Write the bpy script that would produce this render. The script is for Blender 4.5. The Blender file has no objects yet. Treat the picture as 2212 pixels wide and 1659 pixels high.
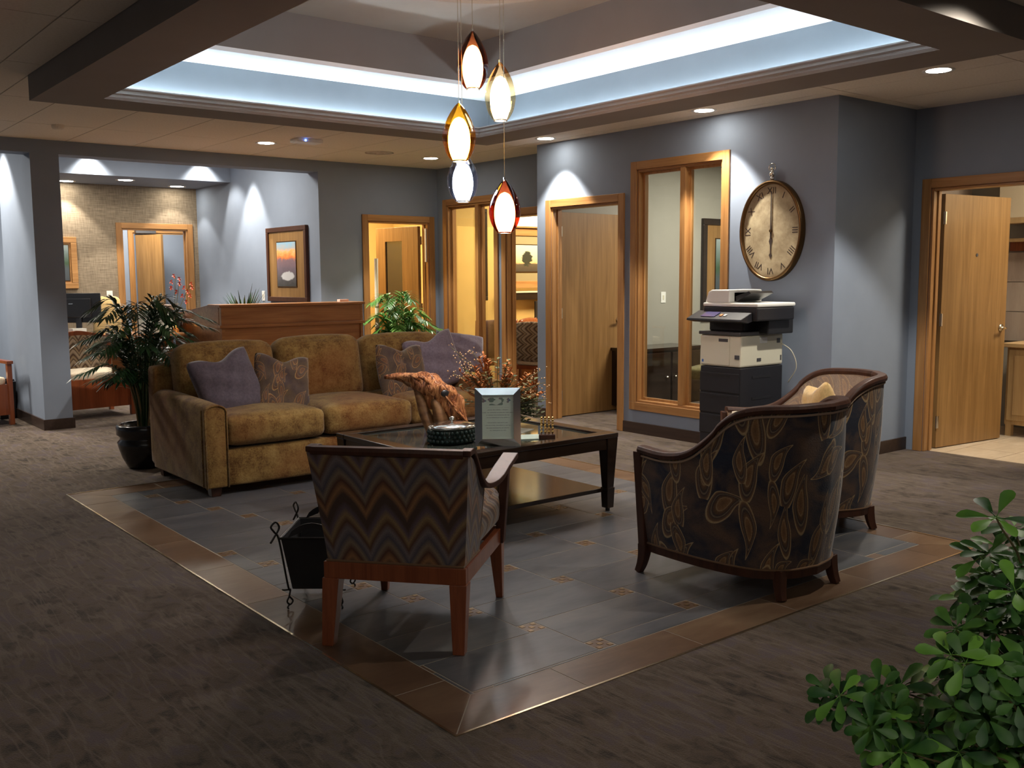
import bpy, bmesh, math, random
from mathutils import Vector, Matrix, Euler
C = bpy.context.scene.collection
PI = math.pi
rad = math.radians
V = Vector

# ------------------------------------------------------------------ camera
cd = bpy.data.cameras.new('camera'); cam = bpy.data.objects.new('camera', cd); C.objects.link(cam)
right = V((0.78025468, -0.62542943, -0.00637621)); up = V((0.07321307, 0.08120318, 0.99400498)); fwd = V((0.6211622, 0.77604386, -0.10914877))
mr = Matrix((right, up, -fwd)).transposed()
cam.matrix_world = Matrix.Translation((0, 0, 1.42)) @ mr.to_4x4()
cd.sensor_width = 36; cd.lens = 34.451; cd.clip_start = .05; cd.clip_end = 100
bpy.context.scene.camera = cam
# ------------------------------------------------------------------ world, exposure
w = bpy.data.worlds.new('world'); bpy.context.scene.world = w; w.use_nodes = True
w.node_tree.nodes['Background'].inputs[0].default_value = (0.9, 0.85, 0.8, 1)
w.node_tree.nodes['Background'].inputs[1].default_value = 0.02
vs = bpy.context.scene.view_settings
vs.view_transform = 'Standard'; vs.look = 'None'; vs.gamma = 1; vs.use_curve_mapping = False
vs.exposure = 1.3
WARM = (1.0, 0.86, 0.68); COOL = (0.80, 0.92, 1.0); NEUT = (1.0, 0.92, 0.80); YEL = (1.0, 0.80, 0.52)
# light levels (watts)
L_DOWN = 36.0; L_COVE = 9.0; L_PEND = 9.5; L_OFFICE = 42.0; L_CONF = 50.0

# ------------------------------------------------------------------ expression helper for node materials
class E:
    def __init__(s, nt, sock): s.nt = nt; s.s = sock
    def _m(s, op, *a, clamp=False):
        n = s.nt.nodes.new('ShaderNodeMath'); n.operation = op; n.use_clamp = clamp
        for i, x in enumerate((s,) + a):
            if isinstance(x, E): s.nt.links.new(x.s, n.inputs[i])
            else: n.inputs[i].default_value = x
        return E(s.nt, n.outputs[0])
    def __add__(s, o): return s._m('ADD', o)
    def __sub__(s, o): return s._m('SUBTRACT', o)
    def __mul__(s, o): return s._m('MULTIPLY', o)
    def __truediv__(s, o): return s._m('DIVIDE', o)
    def sin(s): return s._m('SINE')
    def cos(s): return s._m('COSINE')
    def abs(s): return s._m('ABSOLUTE')
    def fract(s): return s._m('FRACT')
    def floor(s): return s._m('FLOOR')
    def sqrt(s): return s._m('SQRT')
    def mx(s, o): return s._m('MAXIMUM', o)
    def mn(s, o): return s._m('MINIMUM', o)
    def lt(s, o): return s._m('LESS_THAN', o)
    def gt(s, o): return s._m('GREATER_THAN', o)
    def pp(s, o): return s._m('PINGPONG', o)
    def sm(s, a, b):
        n = s.nt.nodes.new('ShaderNodeMapRange'); n.interpolation_type = 'SMOOTHSTEP'
        s.nt.links.new(s.s, n.inputs[0]); n.inputs[1].default_value = a; n.inputs[2].default_value = b
        return E(s.nt, n.outputs[0])
class Mat:
    def __init__(s, name, rough=.6, metal=0, spec=.5, sheen=0, coat=0):
        s.m = bpy.data.materials.new(name); s.m.use_nodes = True; s.nt = s.m.node_tree
        s.b = s.nt.nodes['Principled BSDF']
        s.b.inputs['Roughness'].default_value = rough; s.b.inputs['Metallic'].default_value = metal
        s.b.inputs['Specular IOR Level'].default_value = spec
        if sheen: s.b.inputs['Sheen Weight'].default_value = sheen; s.b.inputs['Sheen Roughness'].default_value = .4
        if coat: s.b.inputs['Coat Weight'].default_value = coat; s.b.inputs['Coat Roughness'].default_value = .12
    def coord(s, kind='Object', scale=(1, 1, 1)):
        t = s.nt.nodes.new('ShaderNodeTexCoord'); mp = s.nt.nodes.new('ShaderNodeMapping'); mp.inputs['Scale'].default_value = scale
        s.nt.links.new(t.outputs[kind], mp.inputs[0]); return mp.outputs[0]
    def xyz(s, vec):
        n = s.nt.nodes.new('ShaderNodeSeparateXYZ'); s.nt.links.new(vec, n.inputs[0]); return [E(s.nt, o) for o in n.outputs]
    def vec(s, x, y, z=0):
        n = s.nt.nodes.new('ShaderNodeCombineXYZ')
        for i, a in enumerate((x, y, z)):
            if isinstance(a, E): s.nt.links.new(a.s, n.inputs[i])
            else: n.inputs[i].default_value = a
        return n.outputs[0]
    def noise(s, vec, scale, detail=3, rough=.55, dist=0):
        n = s.nt.nodes.new('ShaderNodeTexNoise'); n.inputs['Scale'].default_value = scale; n.inputs['Detail'].default_value = detail
        n.inputs['Roughness'].default_value = rough; n.inputs['Distortion'].default_value = dist
        s.nt.links.new(vec, n.inputs['Vector']); return E(s.nt, n.outputs['Fac'])
    def ramp(s, e, stops, interp='LINEAR'):
        n = s.nt.nodes.new('ShaderNodeValToRGB'); n.color_ramp.interpolation = interp
        cr = n.color_ramp.elements
        while len(cr) < len(stops): cr.new(.5)
        for el, (p, c) in zip(cr, stops): el.position = p; el.color = (*c, 1)
        s.nt.links.new(e.s, n.inputs[0]); return n.outputs[0]
    def mix(s, f, a, b, mode='MIX'):
        n = s.nt.nodes.new('ShaderNodeMix'); n.data_type = 'RGBA'; n.blend_type = mode
        if isinstance(f, E): s.nt.links.new(f.s, n.inputs[0])
        else: n.inputs[0].default_value = f
        for i, c in ((6, a), (7, b)):
            if isinstance(c, tuple): n.inputs[i].default_value = (*c, 1)
            else: s.nt.links.new(c, n.inputs[i])
        return n.outputs[2]
    def col(s, c):
        if isinstance(c, tuple): s.b.inputs['Base Color'].default_value = (*c, 1)
        else: s.nt.links.new(c, s.b.inputs['Base Color'])
        return s
    def bump(s, e, strength=.3, dist=.01):
        n = s.nt.nodes.new('ShaderNodeBump'); n.inputs['Strength'].default_value = strength; n.inputs['Distance'].default_value = dist
        s.nt.links.new(e.s, n.inputs['Height']); s.nt.links.new(n.outputs[0], s.b.inputs['Normal']); return s
    def vary(s, amount=.15):   # a little brightness difference between alike pieces
        oi = s.nt.nodes.new('ShaderNodeObjectInfo'); return E(s.nt, oi.outputs['Random'])
def flat(name, c, rough=.6, metal=0, **k): return Mat(name, rough, metal, **k).col(c).m
def paint(name, c, rough=.75, amt=.04):
    m = Mat(name, rough, spec=.25); v = m.coord()
    n = m.noise(v, 3.0, 4); d = tuple(x * (1 - amt) for x in c); l = tuple(min(1, x * (1 + amt)) for x in c)
    m.col(m.ramp(n, [(.3, d), (.7, l)])); m.bump(m.noise(v, 160, 2), .08, .002); return m.m
def wood(name, c1, c2, axis='z', rough=.38, coat=.15, scale=1.0):
    m = Mat(name, rough, spec=.4, coat=coat)
    k = [26 * scale] * 3; k['xyz'.index(axis)] = 1.4 * scale
    v = m.coord('Object', tuple(k)); n = m.noise(v, 1.0, 5, .6, .6)
    k2 = [120 * scale] * 3; k2['xyz'.index(axis)] = 4 * scale
    f = m.noise(m.coord('Object', tuple(k2)), 1.0, 2)
    g = (n * .75 + f * .25)
    m.col(m.ramp(g, [(.30, c2), (.5, tuple((a + b) / 2 for a, b in zip(c1, c2))), (.68, c1)])); m.bump(g, .12, .002); return m.m
def emit(name, c, s):
    m = bpy.data.materials.new(name); m.use_nodes = True; nt = m.node_tree; nt.nodes.remove(nt.nodes['Principled BSDF'])
    e = nt.nodes.new('ShaderNodeEmission'); e.inputs[0].default_value = (*c, 1); e.inputs[1].default_value = s
    nt.links.new(e.outputs[0], nt.nodes['Material Output'].inputs[0]); return m
def facing_refl(nt, k=1.0):
    lw = nt.nodes.new('ShaderNodeLayerWeight'); lw.inputs[0].default_value = .5
    p = nt.nodes.new('ShaderNodeMath'); p.operation = 'POWER'; p.inputs[1].default_value = 4.0; nt.links.new(lw.outputs['Facing'], p.inputs[0])
    q = nt.nodes.new('ShaderNodeMath'); q.operation = 'MULTIPLY_ADD'; q.inputs[1].default_value = .85 * k; q.inputs[2].default_value = .035; nt.links.new(p.outputs[0], q.inputs[0])
    return q.outputs[0]
def glassy(name, tint, refl=.08, rough=.0, dens=1.0):
    """thin clear glass: straight transmission with a fresnel reflection"""
    m = bpy.data.materials.new(name); m.use_nodes = True; nt = m.node_tree; nt.nodes.remove(nt.nodes['Principled BSDF'])
    t = nt.nodes.new('ShaderNodeBsdfTransparent'); t.inputs[0].default_value = (*tint, 1)
    g = nt.nodes.new('ShaderNodeBsdfGlossy'); g.inputs['Roughness'].default_value = rough; g.inputs[0].default_value = (1, 1, 1, 1)
    mx = nt.nodes.new('ShaderNodeMixShader'); nt.links.new(facing_refl(nt), mx.inputs[0])
    nt.links.new(t.outputs[0], mx.inputs[1]); nt.links.new(g.outputs[0], mx.inputs[2]); nt.links.new(mx.outputs[0], nt.nodes['Material Output'].inputs[0]); return m

# ------------------------------------------------------------------ materials
M = {}
M['wall'] = paint('blue_grey_paint', (.220, .262, .335))
M['wall_dark'] = paint('plum_grey_paint', (.130, .115, .120))
M['soffit'] = paint('soffit_paint', (.26, .235, .215))
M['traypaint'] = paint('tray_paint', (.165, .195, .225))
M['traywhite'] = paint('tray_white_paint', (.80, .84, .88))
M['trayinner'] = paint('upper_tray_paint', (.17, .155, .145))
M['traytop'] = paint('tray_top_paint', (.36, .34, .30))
M['yellow'] = paint('yellow_paint', (.68, .47, .17))
M['office'] = paint('office_paint', (.33, .315, .27))
M['panel'] = None
m = Mat('ceiling_panel_face', .9, spec=.1); v = m.coord()
m.col(m.ramp(m.noise(v, 60, 4, .7), [(.35, (.74, .68, .58)), (.6, (.82, .76, .66))])); m.bump(m.noise(v, 120, 3), .4, .004); M['panel'] = m.m
M['grid'] = flat('grid_dark', (.25, .20, .15), .7)
m = Mat('grasscloth', .9, spec=.1); v = m.coord('Object', (6, 6, 90))
n1 = m.noise(v, 1, 4); n2 = m.noise(m.coord('Object', (70, 70, 8)), 1, 3)
m.col(m.ramp(n1 * .6 + n2 * .4, [(.35, (.15, .115, .080)), (.65, (.32, .26, .185))])); m.bump(n1, .3, .003); M['grass'] = m.m
M['oak'] = wood('oak_trim', (.43, .225, .080), (.25, .110, .034), 'z')
M['oakh'] = wood('oak_trim_horizontal', (.43, .225, .080), (.25, .110, .034), 'y')
M['oakx'] = wood('oak_trim_across', (.50, .27, .10), (.30, .135, .042), 'x')
M['oakdoor'] = wood('oak_door_veneer', (.34, .19, .066), (.19, .098, .031), 'z', .42, .1, .8)
M['deskwood'] = wood('reception_wood', (.42, .19, .068), (.22, .085, .028), 'x', .32, .25, .9)
M['mahog'] = wood('mahogany_frame', (.080, .026, .011), (.034, .011, .006), 'z', .5, .0)
M['espresso'] = wood('espresso_wood', (.030, .016, .010), (.010, .006, .004), 'x', .22, .4)
M['redwood'] = wood('cherry_frame', (.30, .085, .030), (.15, .035, .013), 'z', .3, .3)
M['base'] = wood('dark_baseboard', (.050, .030, .022), (.022, .013, .010), 'y', .4, .1)
M['white'] = flat('white_plastic', (.80, .80, .76), .35)
M['cream'] = flat('cream_plastic', (.66, .63, .50), .42)
M['black'] = flat('black_plastic', (.018, .018, .020), .35)
M['charcoal'] = flat('charcoal_plastic', (.015, .015, .019), .45)
M['darkgrey'] = flat('dark_grey_plastic', (.07, .07, .075), .4)
M['silver'] = flat('silver_metal', (.75, .74, .70), .18, 1)
M['nickel'] = flat('satin_nickel', (.70, .64, .50), .25, 1)
M['gold'] = flat('gold_metal', (.85, .58, .22), .2, 1)
M['bronze'] = flat('aged_bronze', (.17, .10, .045), .35, 1)
M['iron'] = flat('black_iron', (.030, .028, .026), .5, .6)
M['strip'] = flat('brass_edge_strip', (.75, .64, .46), .25, 1)
M['paper'] = flat('white_paper', (.82, .80, .72), .7)
M['soil'] = flat('dark_soil', (.025, .017, .012), .95)
M['glass'] = glassy('window_glass', (.93, .95, .93))
M['darkglass'] = flat('dark_glass', (.020, .022, .026), .05, 0, spec=1.0)
m = Mat('table_glass', .04, spec=.9); m.col((.03, .035, .03)); M['tableglass'] = m.m
M['lamp'] = emit('lamp_disc', (1, .93, .80), 30)
M['tube'] = emit('cove_tube', COOL, 18)
# carpet
m = Mat('carpet', .98, spec=.05, sheen=.15); v = m.coord('Object')
X = m.xyz(v)
lines = (m.noise(m.coord('Object', (17, 2.0, 1)), 1, 3, .5, .55) - .5).abs()
blot = m.noise(v, 3.2, 3, .6, .5); fine = m.noise(v, 170, 2, .7); mid = m.noise(m.coord('Object', (14, 9, 1)), 1, 3, .6, .8)
base = m.ramp(mid * .6 + blot * .4, [(.36, (.044, .034, .028)), (.50, (.112, .084, .062)), (.62, (.100, .078, .082))])
c2 = m.mix(lines.sm(.05, .0) * .5, base, (.175, .140, .110)); c3 = m.mix(fine * .55, c2, (.03, .025, .02), 'MULTIPLY')
m.col(m.mix(fine.sm(.3, .7), c3, c2)); m.bump(fine, .6, .006); M['carpet'] = m.m
def tilemat(name, cs, rough=.34):
    m = Mat(name, rough, spec=.45); v = m.coord('Object'); r = m.vary()
    vv = m.nt.nodes.new('ShaderNodeVectorMath'); vv.operation = 'ADD'; m.nt.links.new(m.coord('Object', (1.2, 4, 1)), vv.inputs[0])
    m.nt.links.new(m.vec(r * 17, r * 31, 0), vv.inputs[1])
    n = m.noise(vv.outputs[0], 1.6, 5, .6, .7); f = m.noise(vv.outputs[0], 9, 3)
    m.col(m.ramp(n * .7 + f * .2 + r * .1, [(.33, cs[0]), (.5, cs[1]), (.66, cs[2])])); m.bump(n * .5 + f * .5, .12, .004)
    return m.m
M['slate'] = tilemat('slate_tile', [(.054, .057, .064), (.090, .092, .100), (.125, .121, .120)])
M['brown'] = tilemat('brown_border_tile', [(.090, .050, .029), (.132, .078, .046), (.175, .116, .070)], .3)
M['grout'] = flat('pale_grout', (.34, .30, .24), .9)
M['mos1'] = flat('bronze_mosaic', (.28, .19, .10), .3, .7)
M['mos2'] = flat('brown_mosaic', (.13, .08, .05), .35)
M['beigetile'] = tilemat('beige_floor_tile', [(.42, .33, .23), (.52, .42, .30), (.60, .50, .38)], .4)
M['walltile'] = tilemat('beige_wall_tile', [(.38, .30, .24), (.46, .37, .30), (.52, .44, .36)], .35)
# chenille
m = Mat('gold_chenille', .95, spec=.1, sheen=.2); v = m.coord()
n = m.noise(v, 7, 5, .75); f = m.noise(v, 90, 3, .8); g = m.noise(m.coord('Object', (1, 1, 1)), 1.6, 2)
c = m.ramp(n * .62 + f * .38, [(.38, (.090, .040, .014)), (.5, (.225, .135, .042)), (.62, (.320, .210, .075))])
m.col(m.mix((g.sm(.45, .65)) * .45, c, (.17, .045, .014))); m.bump(f, .6, .004); M['chenille'] = m.m
def chevron(name, cols, period=.30, amp=.16, half=.125):
    m = Mat(name, .95, spec=.08, sheen=.3); uv = m.coord('UV'); u, vv, _ = m.xyz(uv)
    warp = m.noise(uv, 5, 2) * .02
    tri = (u + warp).pp(half) / half
    tri = tri._m('POWER', 1.35) * amp
    ph = ((vv + tri) / period).fract()
    k = len(cols); c = m.ramp(ph, [(i / k, x) for i, x in enumerate(cols)], 'LINEAR')
    f = m.noise(uv, 260, 2, .8); m.col(m.mix(f.sm(.35, .75) * .45, c, (.05, .035, .03))); m.bump(f, .5, .003); return m.m
M['chev'] = chevron('chevron_tapestry', [tuple(min(1, q * 1.9) for q in x) for x in [(.045, .028, .022), (.17, .085, .038), (.055, .025, .018), (.13, .095, .065), (.050, .045, .055), (.105, .085, .085), (.06, .03, .02), (.15, .10, .05), (.07, .05, .06), (.045, .028, .022)]], .28, .11, .083)
M['chev_seat'] = chevron('chevron_seat_cloth', [(.10, .055, .04), (.36, .21, .10), (.14, .065, .045), (.34, .26, .16), (.16, .14, .15), (.30, .24, .2), (.10, .055, .04)], .12, .10, .07)
M['chev_pale'] = chevron('chevron_pale_cloth', [(.045, .03, .022), (.36, .27, .17), (.06, .03, .02), (.38, .30, .22)], .11, .08, .06)
def paisley(name, bg1, bg2, fill1, fill2, line, s=3.4):
    m = Mat(name, .92, spec=.1, sheen=.3); uv = m.coord('UV')
    bgn = m.noise(uv, 5.5, 3, .6, .5); fine = m.noise(uv, 150, 2, .8)
    c = m.ramp(bgn, [(.38, bg1), (.62, bg2)])
    for li, (off, sc) in enumerate((((.31, .77), s * .9), ((5.3, 2.1), s), ((9.7, 4.4), s * 1.25))):
        mp = m.nt.nodes.new('ShaderNodeMapping'); mp.inputs['Scale'].default_value = (sc * 1.15, sc * .8, 1); mp.inputs['Location'].default_value = (*off, 0)
        m.nt.links.new(uv, mp.inputs[0])
        vo = m.nt.nodes.new('ShaderNodeTexVoronoi'); vo.voronoi_dimensions = '2D'; vo.inputs['Scale'].default_value = 1; vo.inputs['Randomness'].default_value = .4
        m.nt.links.new(mp.outputs[0], vo.inputs['Vector'])
        sub = m.nt.nodes.new('ShaderNodeVectorMath'); sub.operation = 'SUBTRACT'
        m.nt.links.new(mp.outputs[0], sub.inputs[0]); m.nt.links.new(vo.outputs['Position'], sub.inputs[1])
        x, y, _ = m.xyz(sub.outputs[0]); r, g, b = m.xyz(vo.outputs['Color'])
        a = (r - .5) * 1.9 + (g.gt(.62) * PI); ca, sa = a.cos(), a.sin()
        x2 = x * ca - y * sa; y2 = x * sa + y * ca
        yp = (y2 + .05).mx(0); xc = x2 - yp * yp * 1.0
        wd = E(m.nt, xc.s) * (yp * yp * 9 + 1) * 2.9
        yn = y2 * 1.2
        d = (wd * wd + yn * yn).sqrt()
        keep = b.gt(.06 if li == 1 else .28)
        inside = d.lt(.56) * keep
        fillc = m.ramp(d * 1.6 + fine * .12, [(.0, fill2), (.35, fill1), (.5, fill2), (.7, bg1), (.95, fill1)])
        c = m.mix(inside * .85, c, fillc)
        edge = (d - .56).abs().sm(.04, .015); e2 = (d - .40).abs().sm(.03, .01); e3 = (d - .22).abs().sm(.03, .01)
        c = m.mix(edge * keep * .75, c, line); c = m.mix(e2 * keep * .35, c, line); c = m.mix(e3 * keep * .4, c, line)
    c = m.mix(fine.sm(.4, .75) * .3, c, (.02, .015, .015)); m.col(c); m.bump(fine, .4, .003); return m.m
M['paisley'] = paisley('dark_paisley', (.035, .040, .058), (.15, .095, .066), (.30, .165, .075), (.17, .095, .05), (.52, .38, .20), 4.5)
M['paisley_in'] = paisley('pale_paisley', (.30, .23, .20), (.42, .34, .27), (.46, .32, .22), (.34, .26, .22), (.60, .46, .28), 5)
M['paisley_cush'] = paisley('cushion_paisley', (.085, .060, .055), (.14, .10, .06), (.22, .10, .045), (.12, .085, .07), (.42, .27, .11), 6)
def fabric(name, c, amt=.2, scale=60):
    m = Mat(name, .95, spec=.08, sheen=.4); v = m.coord(); n = m.noise(v, scale, 3, .7)
    m.col(m.ramp(n, [(.3, tuple(x * (1 - amt) for x in c)), (.7, tuple(x * (1 + amt) for x in c))])); m.bump(n, .4, .003); return m.m
M['greycush'] = fabric('grey_cushion_cloth', (.105, .088, .105))
M['lavender'] = fabric('lavender_cushion_cloth', (.20, .165, .20))
M['goldcush'] = fabric('gold_cushion_cloth', (.78, .55, .25), .12)
M['creamcloth'] = fabric('cream_seat_cloth', (.70, .60, .45), .15)
M['brownback'] = fabric('brown_upholstery', (.13, .075, .06))
def leafm(name, a, b, rough=.35):
    m = Mat(name, rough, spec=.5); r = m.vary(); v = m.coord(); n = m.noise(v, 14, 3)
    m.col(m.ramp(n * .5 + r * .5, [(.25, a), (.8, b)])); return m.m
M['leaf'] = leafm('schefflera_leaf', (.015, .075, .014), (.17, .40, .045), .5)
M['leaf2'] = leafm('palm_leaf', (.010, .038, .016), (.035, .105, .030))
M['leaf3'] = leafm('bright_palm_leaf', (.045, .16, .030), (.16, .36, .07))
M['leaf4'] = leafm('eucalyptus_leaf', (.05, .075, .03), (.20, .21, .09))
M['stem'] = flat('green_brown_stem', (.13, .11, .045), .6)
M['cane'] = flat('tan_cane', (.24, .17, .08), .55)
M['orange'] = leafm('orange_flower', (.33, .085, .015), (.55, .20, .045), .7)
M['berry'] = flat('pale_berry', (.55, .33, .16), .3)
M['redpetal'] = flat('red_orchid_petal', (.62, .09, .035), .5)
M['pot'] = flat('black_glazed_pot', (.012, .012, .013), .22)
M['terracotta'] = flat('dark_pot', (.03, .025, .022), .6)
M['cello'] = flat('cellophane', (.65, .50, .45), .12, 0, spec=1)
M['flame'] = emit('candle_glow', (1, .35, .05), 3)

# ------------------------------------------------------------------ geometry helpers
def cr(pts, n):
    """Catmull-Rom samples through pts, n per span"""
    P = [V(p) for p in pts]; out = []
    for i in range(len(P) - 1):
        a = P[i - 1] if i else P[0] * 2 - P[1]; b, c = P[i], P[i + 1]; d = P[i + 2] if i + 2 < len(P) else P[-1] * 2 - P[-2]
        for k in range(n):
            t = k / n; out.append(.5 * ((2 * b) + (c - a) * t + (2 * a - 5 * b + 4 * c - d) * t * t + (3 * b - a - 3 * c + d) * t ** 3))
    out.append(P[-1].copy()); return out
class MB:
    def __init__(s): s.v = []; s.f = []; s.uv = []; s.mi = []; s.cur = 0
    def add(s, vs, fs, uvs=None):
        o = len(s.v); s.v += [tuple(x) for x in vs]
        for i, f in enumerate(fs): s.f.append(tuple(a + o for a in f)); s.uv.append(uvs[i] if uvs else None); s.mi.append(s.cur)
        return s
    def box(s, a, b, M4=None):
        x0, y0, z0 = [min(p, q) for p, q in zip(a, b)]; x1, y1, z1 = [max(p, q) for p, q in zip(a, b)]
        vs = [V(p) for p in ((x0, y0, z0), (x1, y0, z0), (x1, y1, z0), (x0, y1, z0), (x0, y0, z1), (x1, y0, z1), (x1, y1, z1), (x0, y1, z1))]
        if M4: vs = [M4 @ p for p in vs]
        return s.add(vs, [(0, 3, 2, 1), (4, 5, 6, 7), (0, 1, 5, 4), (1, 2, 6, 5), (2, 3, 7, 6), (3, 0, 4, 7)])
    def taper(s, c0, s0, c1, s1):
        """square bar from centre c0 (half sizes s0) to c1 (half sizes s1)"""
        vs = []
        for c, h in ((c0, s0), (c1, s1)):
            for sx, sy in ((-1, -1), (1, -1), (1, 1), (-1, 1)): vs.append((c[0] + sx * h[0], c[1] + sy * h[1], c[2]))
        return s.add(vs, [(0, 3, 2, 1), (4, 5, 6, 7), (0, 1, 5, 4), (1, 2, 6, 5), (2, 3, 7, 6), (3, 0, 4, 7)])
    def tube(s, pts, r, n=8, cap=True, flat=1.0):
        P = [V(p) for p in pts]; R = r if isinstance(r, (list, tuple)) else [r] * len(P); vs = []; fs = []
        up = V((0, 0, 1)); prev = None
        for i, p in enumerate(P):
            t = (P[min(i + 1, len(P) - 1)] - P[max(i - 1, 0)]).normalized()
            if prev is None: a = t.orthogonal().normalized()
            else: a = (prev - t * prev.dot(t)); a = a.normalized() if a.length > 1e-6 else t.orthogonal().normalized()
            prev = a; b = t.cross(a)
            for k in range(n):
                th = 2 * PI * k / n; vs.append(p + a * math.cos(th) * R[i] + b * math.sin(th) * R[i] * flat)
        for i in range(len(P) - 1):
            for k in range(n): k2 = (k + 1) % n; fs.append((i * n + k, i * n + k2, (i + 1) * n + k2, (i + 1) * n + k))
        if cap: fs.append(tuple(range(n - 1, -1, -1))); fs.append(tuple((len(P) - 1) * n + k for k in range(n)))
        return s.add(vs, fs)
    def lathe(s, prof, n=24, c=(0, 0, 0), sx=1, sy=1, cap=False):
        vs = []; fs = []
        for r, z in prof:
            for k in range(n): th = 2 * PI * k / n; vs.append((c[0] + r * sx * math.cos(th), c[1] + r * sy * math.sin(th), c[2] + z))
        for i in range(len(prof) - 1):
            for k in range(n): k2 = (k + 1) % n; fs.append((i * n + k, i * n + k2, (i + 1) * n + k2, (i + 1) * n + k))
        if cap: fs.append(tuple(range(n - 1, -1, -1))); fs.append(tuple((len(prof) - 1) * n + k for k in range(n)))
        return s.add(vs, fs)
    def ball(s, c, r, n=8, m=6, sc=(1, 1, 1)):
        prof = [(math.sin(PI * i / m), -math.cos(PI * i / m)) for i in range(m + 1)]; vs = []; fs = []
        for a, z in prof:
            for k in range(n): th = 2 * PI * k / n; vs.append((c[0] + r * a * sc[0] * math.cos(th), c[1] + r * a * sc[1] * math.sin(th), c[2] + r * z * sc[2]))
        for i in range(m):
            for k in range(n): k2 = (k + 1) % n; fs.append((i * n + k, i * n + k2, (i + 1) * n + k2, (i + 1) * n + k))
        return s.add(vs, fs)
    def grid(s, fn, nu, nv, uvf=None):
        """fn(i/nu, j/nv) -> point"""
        vs = [fn(i / nu, j / nv) for i in range(nu + 1) for j in range(nv + 1)]; fs = []; uvs = []
        for i in range(nu):
            for j in range(nv):
                q = [(i, j), (i + 1, j), (i + 1, j + 1), (i, j + 1)]
                fs.append(tuple(a * (nv + 1) + b for a, b in q)); uvs.append([uvf(a / nu, b / nv) for a, b in q] if uvf else None)
        return s.add(vs, fs, uvs)
    def prism(s, poly, z0, z1, f=lambda x, y, z: (x, y, z)):
        n = len(poly); vs = [f(x, y, z0) for x, y in poly] + [f(x, y, z1) for x, y in poly]
        return s.add(vs, [tuple(range(n - 1, -1, -1)), tuple(range(n, 2 * n))] + [(i, (i + 1) % n, n + (i + 1) % n, n + i) for i in range(n)])
    def sweep(s, pts, prof, closed=False, upv=None):
        """sweep 2D profile [(side, up)] along pts keeping 'up' vertical"""
        P = [V(p) for p in pts]; n = len(prof); vs = []; fs = []; N = len(P)
        for i, p in enumerate(P):
            t = (P[(i + 1) % N if closed else min(i + 1, N - 1)] - P[(i - 1) % N if closed else max(i - 1, 0)]); t.z = 0 if not upv else t.z
            t.normalize(); side = t.cross(V((0, 0, 1))).normalized()
            for a, b in prof: vs.append(p + side * a + V((0, 0, 1)) * b)
        for i in range(N if closed else N - 1):
            j = (i + 1) % N
            for k in range(n): k2 = (k + 1) % n; fs.append((i * n + k, i * n + k2, j * n + k2, j * n + k))
        if not closed: fs.append(tuple(range(n - 1, -1, -1))); fs.append(tuple((N - 1) * n + k for k in range(n)))
        return s.add(vs, fs)
    def soft(s, c, size, r=.04, puff=(0, 0, .03), n=8, uvs=1):
        """rounded, puffed upholstery block"""
        hx, hy, hz = [a / 2 for a in size]; idx = {}; vs = []; fs = []; uvl = []
        def pt(u, v, w):
            key = (round(u, 5), round(v, 5), round(w, 5))
            if key in idx: return idx[key]
            def warp(t): return math.copysign(1 - (1 - abs(t)) ** 1.7, t)
            u2, v2, w2 = warp(u), warp(v), warp(w)
            p = V((u2 * hx, v2 * hy, w2 * hz)); q = V((max(-hx + r, min(hx - r, p.x)), max(-hy + r, min(hy - r, p.y)), max(-hz + r, min(hz - r, p.z))))
            d = p - q
            if d.length > 1e-6: p = q + d.normalized() * min(r, d.length if d.length < r else r)
            b = V((u2 * puff[0] * (1 - v2 * v2) * (1 - w2 * w2), v2 * puff[1] * (1 - u2 * u2) * (1 - w2 * w2), w2 * puff[2] * (1 - u2 * u2) * (1 - v2 * v2)))
            idx[key] = len(vs); vs.append(p + b + V(c)); return idx[key]
        for ax in range(3):
            for sg in (-1, 1):
                for i in range(n):
                    for j in range(n):
                        q = []
                        for a, b in ((i, j), (i + 1, j), (i + 1, j + 1), (i, j + 1)):
                            t = [0, 0, 0]; t[ax] = sg; t[(ax + 1) % 3] = -1 + 2 * a / n; t[(ax + 2) % 3] = -1 + 2 * b / n; q.append(pt(*t))
                        if sg < 0: q.reverse()
                        fs.append(tuple(q))
                        o = [(vs[k][(ax + 1) % 3], vs[k][(ax + 2) % 3]) for k in q] if ax != 0 else [(vs[k][1], vs[k][2]) for k in q]
                        uvl.append(o)
        return s.add(vs, fs, uvl)
    def build(s, name, mat, parent=None, smooth=False, bevel=0, loc=None, rot=None):
        me = bpy.data.meshes.new(name); me.from_pydata([tuple(p) for p in s.v], [], s.f)
        for mm in (mat if isinstance(mat, (list, tuple)) else [mat]): me.materials.append(mm)
        if any(u for u in s.uv):
            ul = me.uv_layers.new(name='UVMap'); k = 0
            for p, u in zip(me.polygons, s.uv):
                for j, li in enumerate(p.loop_indices): ul.data[li].uv = u[j] if u else (s.v[s.f[p.index][j]][0], s.v[s.f[p.index][j]][2])
        for p, mi in zip(me.polygons, s.mi): p.material_index = mi; p.use_smooth = smooth
        bm = bmesh.new(); bm.from_mesh(me); bmesh.ops.recalc_face_normals(bm, faces=bm.faces); bm.to_mesh(me); bm.free()
        o = bpy.data.objects.new(name, me); C.objects.link(o)
        if parent: o.parent = parent
        if loc: o.location = loc
        if rot: o.rotation_euler = rot
        if bevel:
            b = o.modifiers.new('bevel', 'BEVEL'); b.width = bevel; b.segments = 2; b.limit_method = 'ANGLE'; b.angle_limit = rad(40)
        if smooth and not bevel and smooth != 2:
            pass
        return o
def tag(o, label, cat, group=None):
    o['label'] = label; o['category'] = cat
    if group: o['group'] = group
    return o
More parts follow.
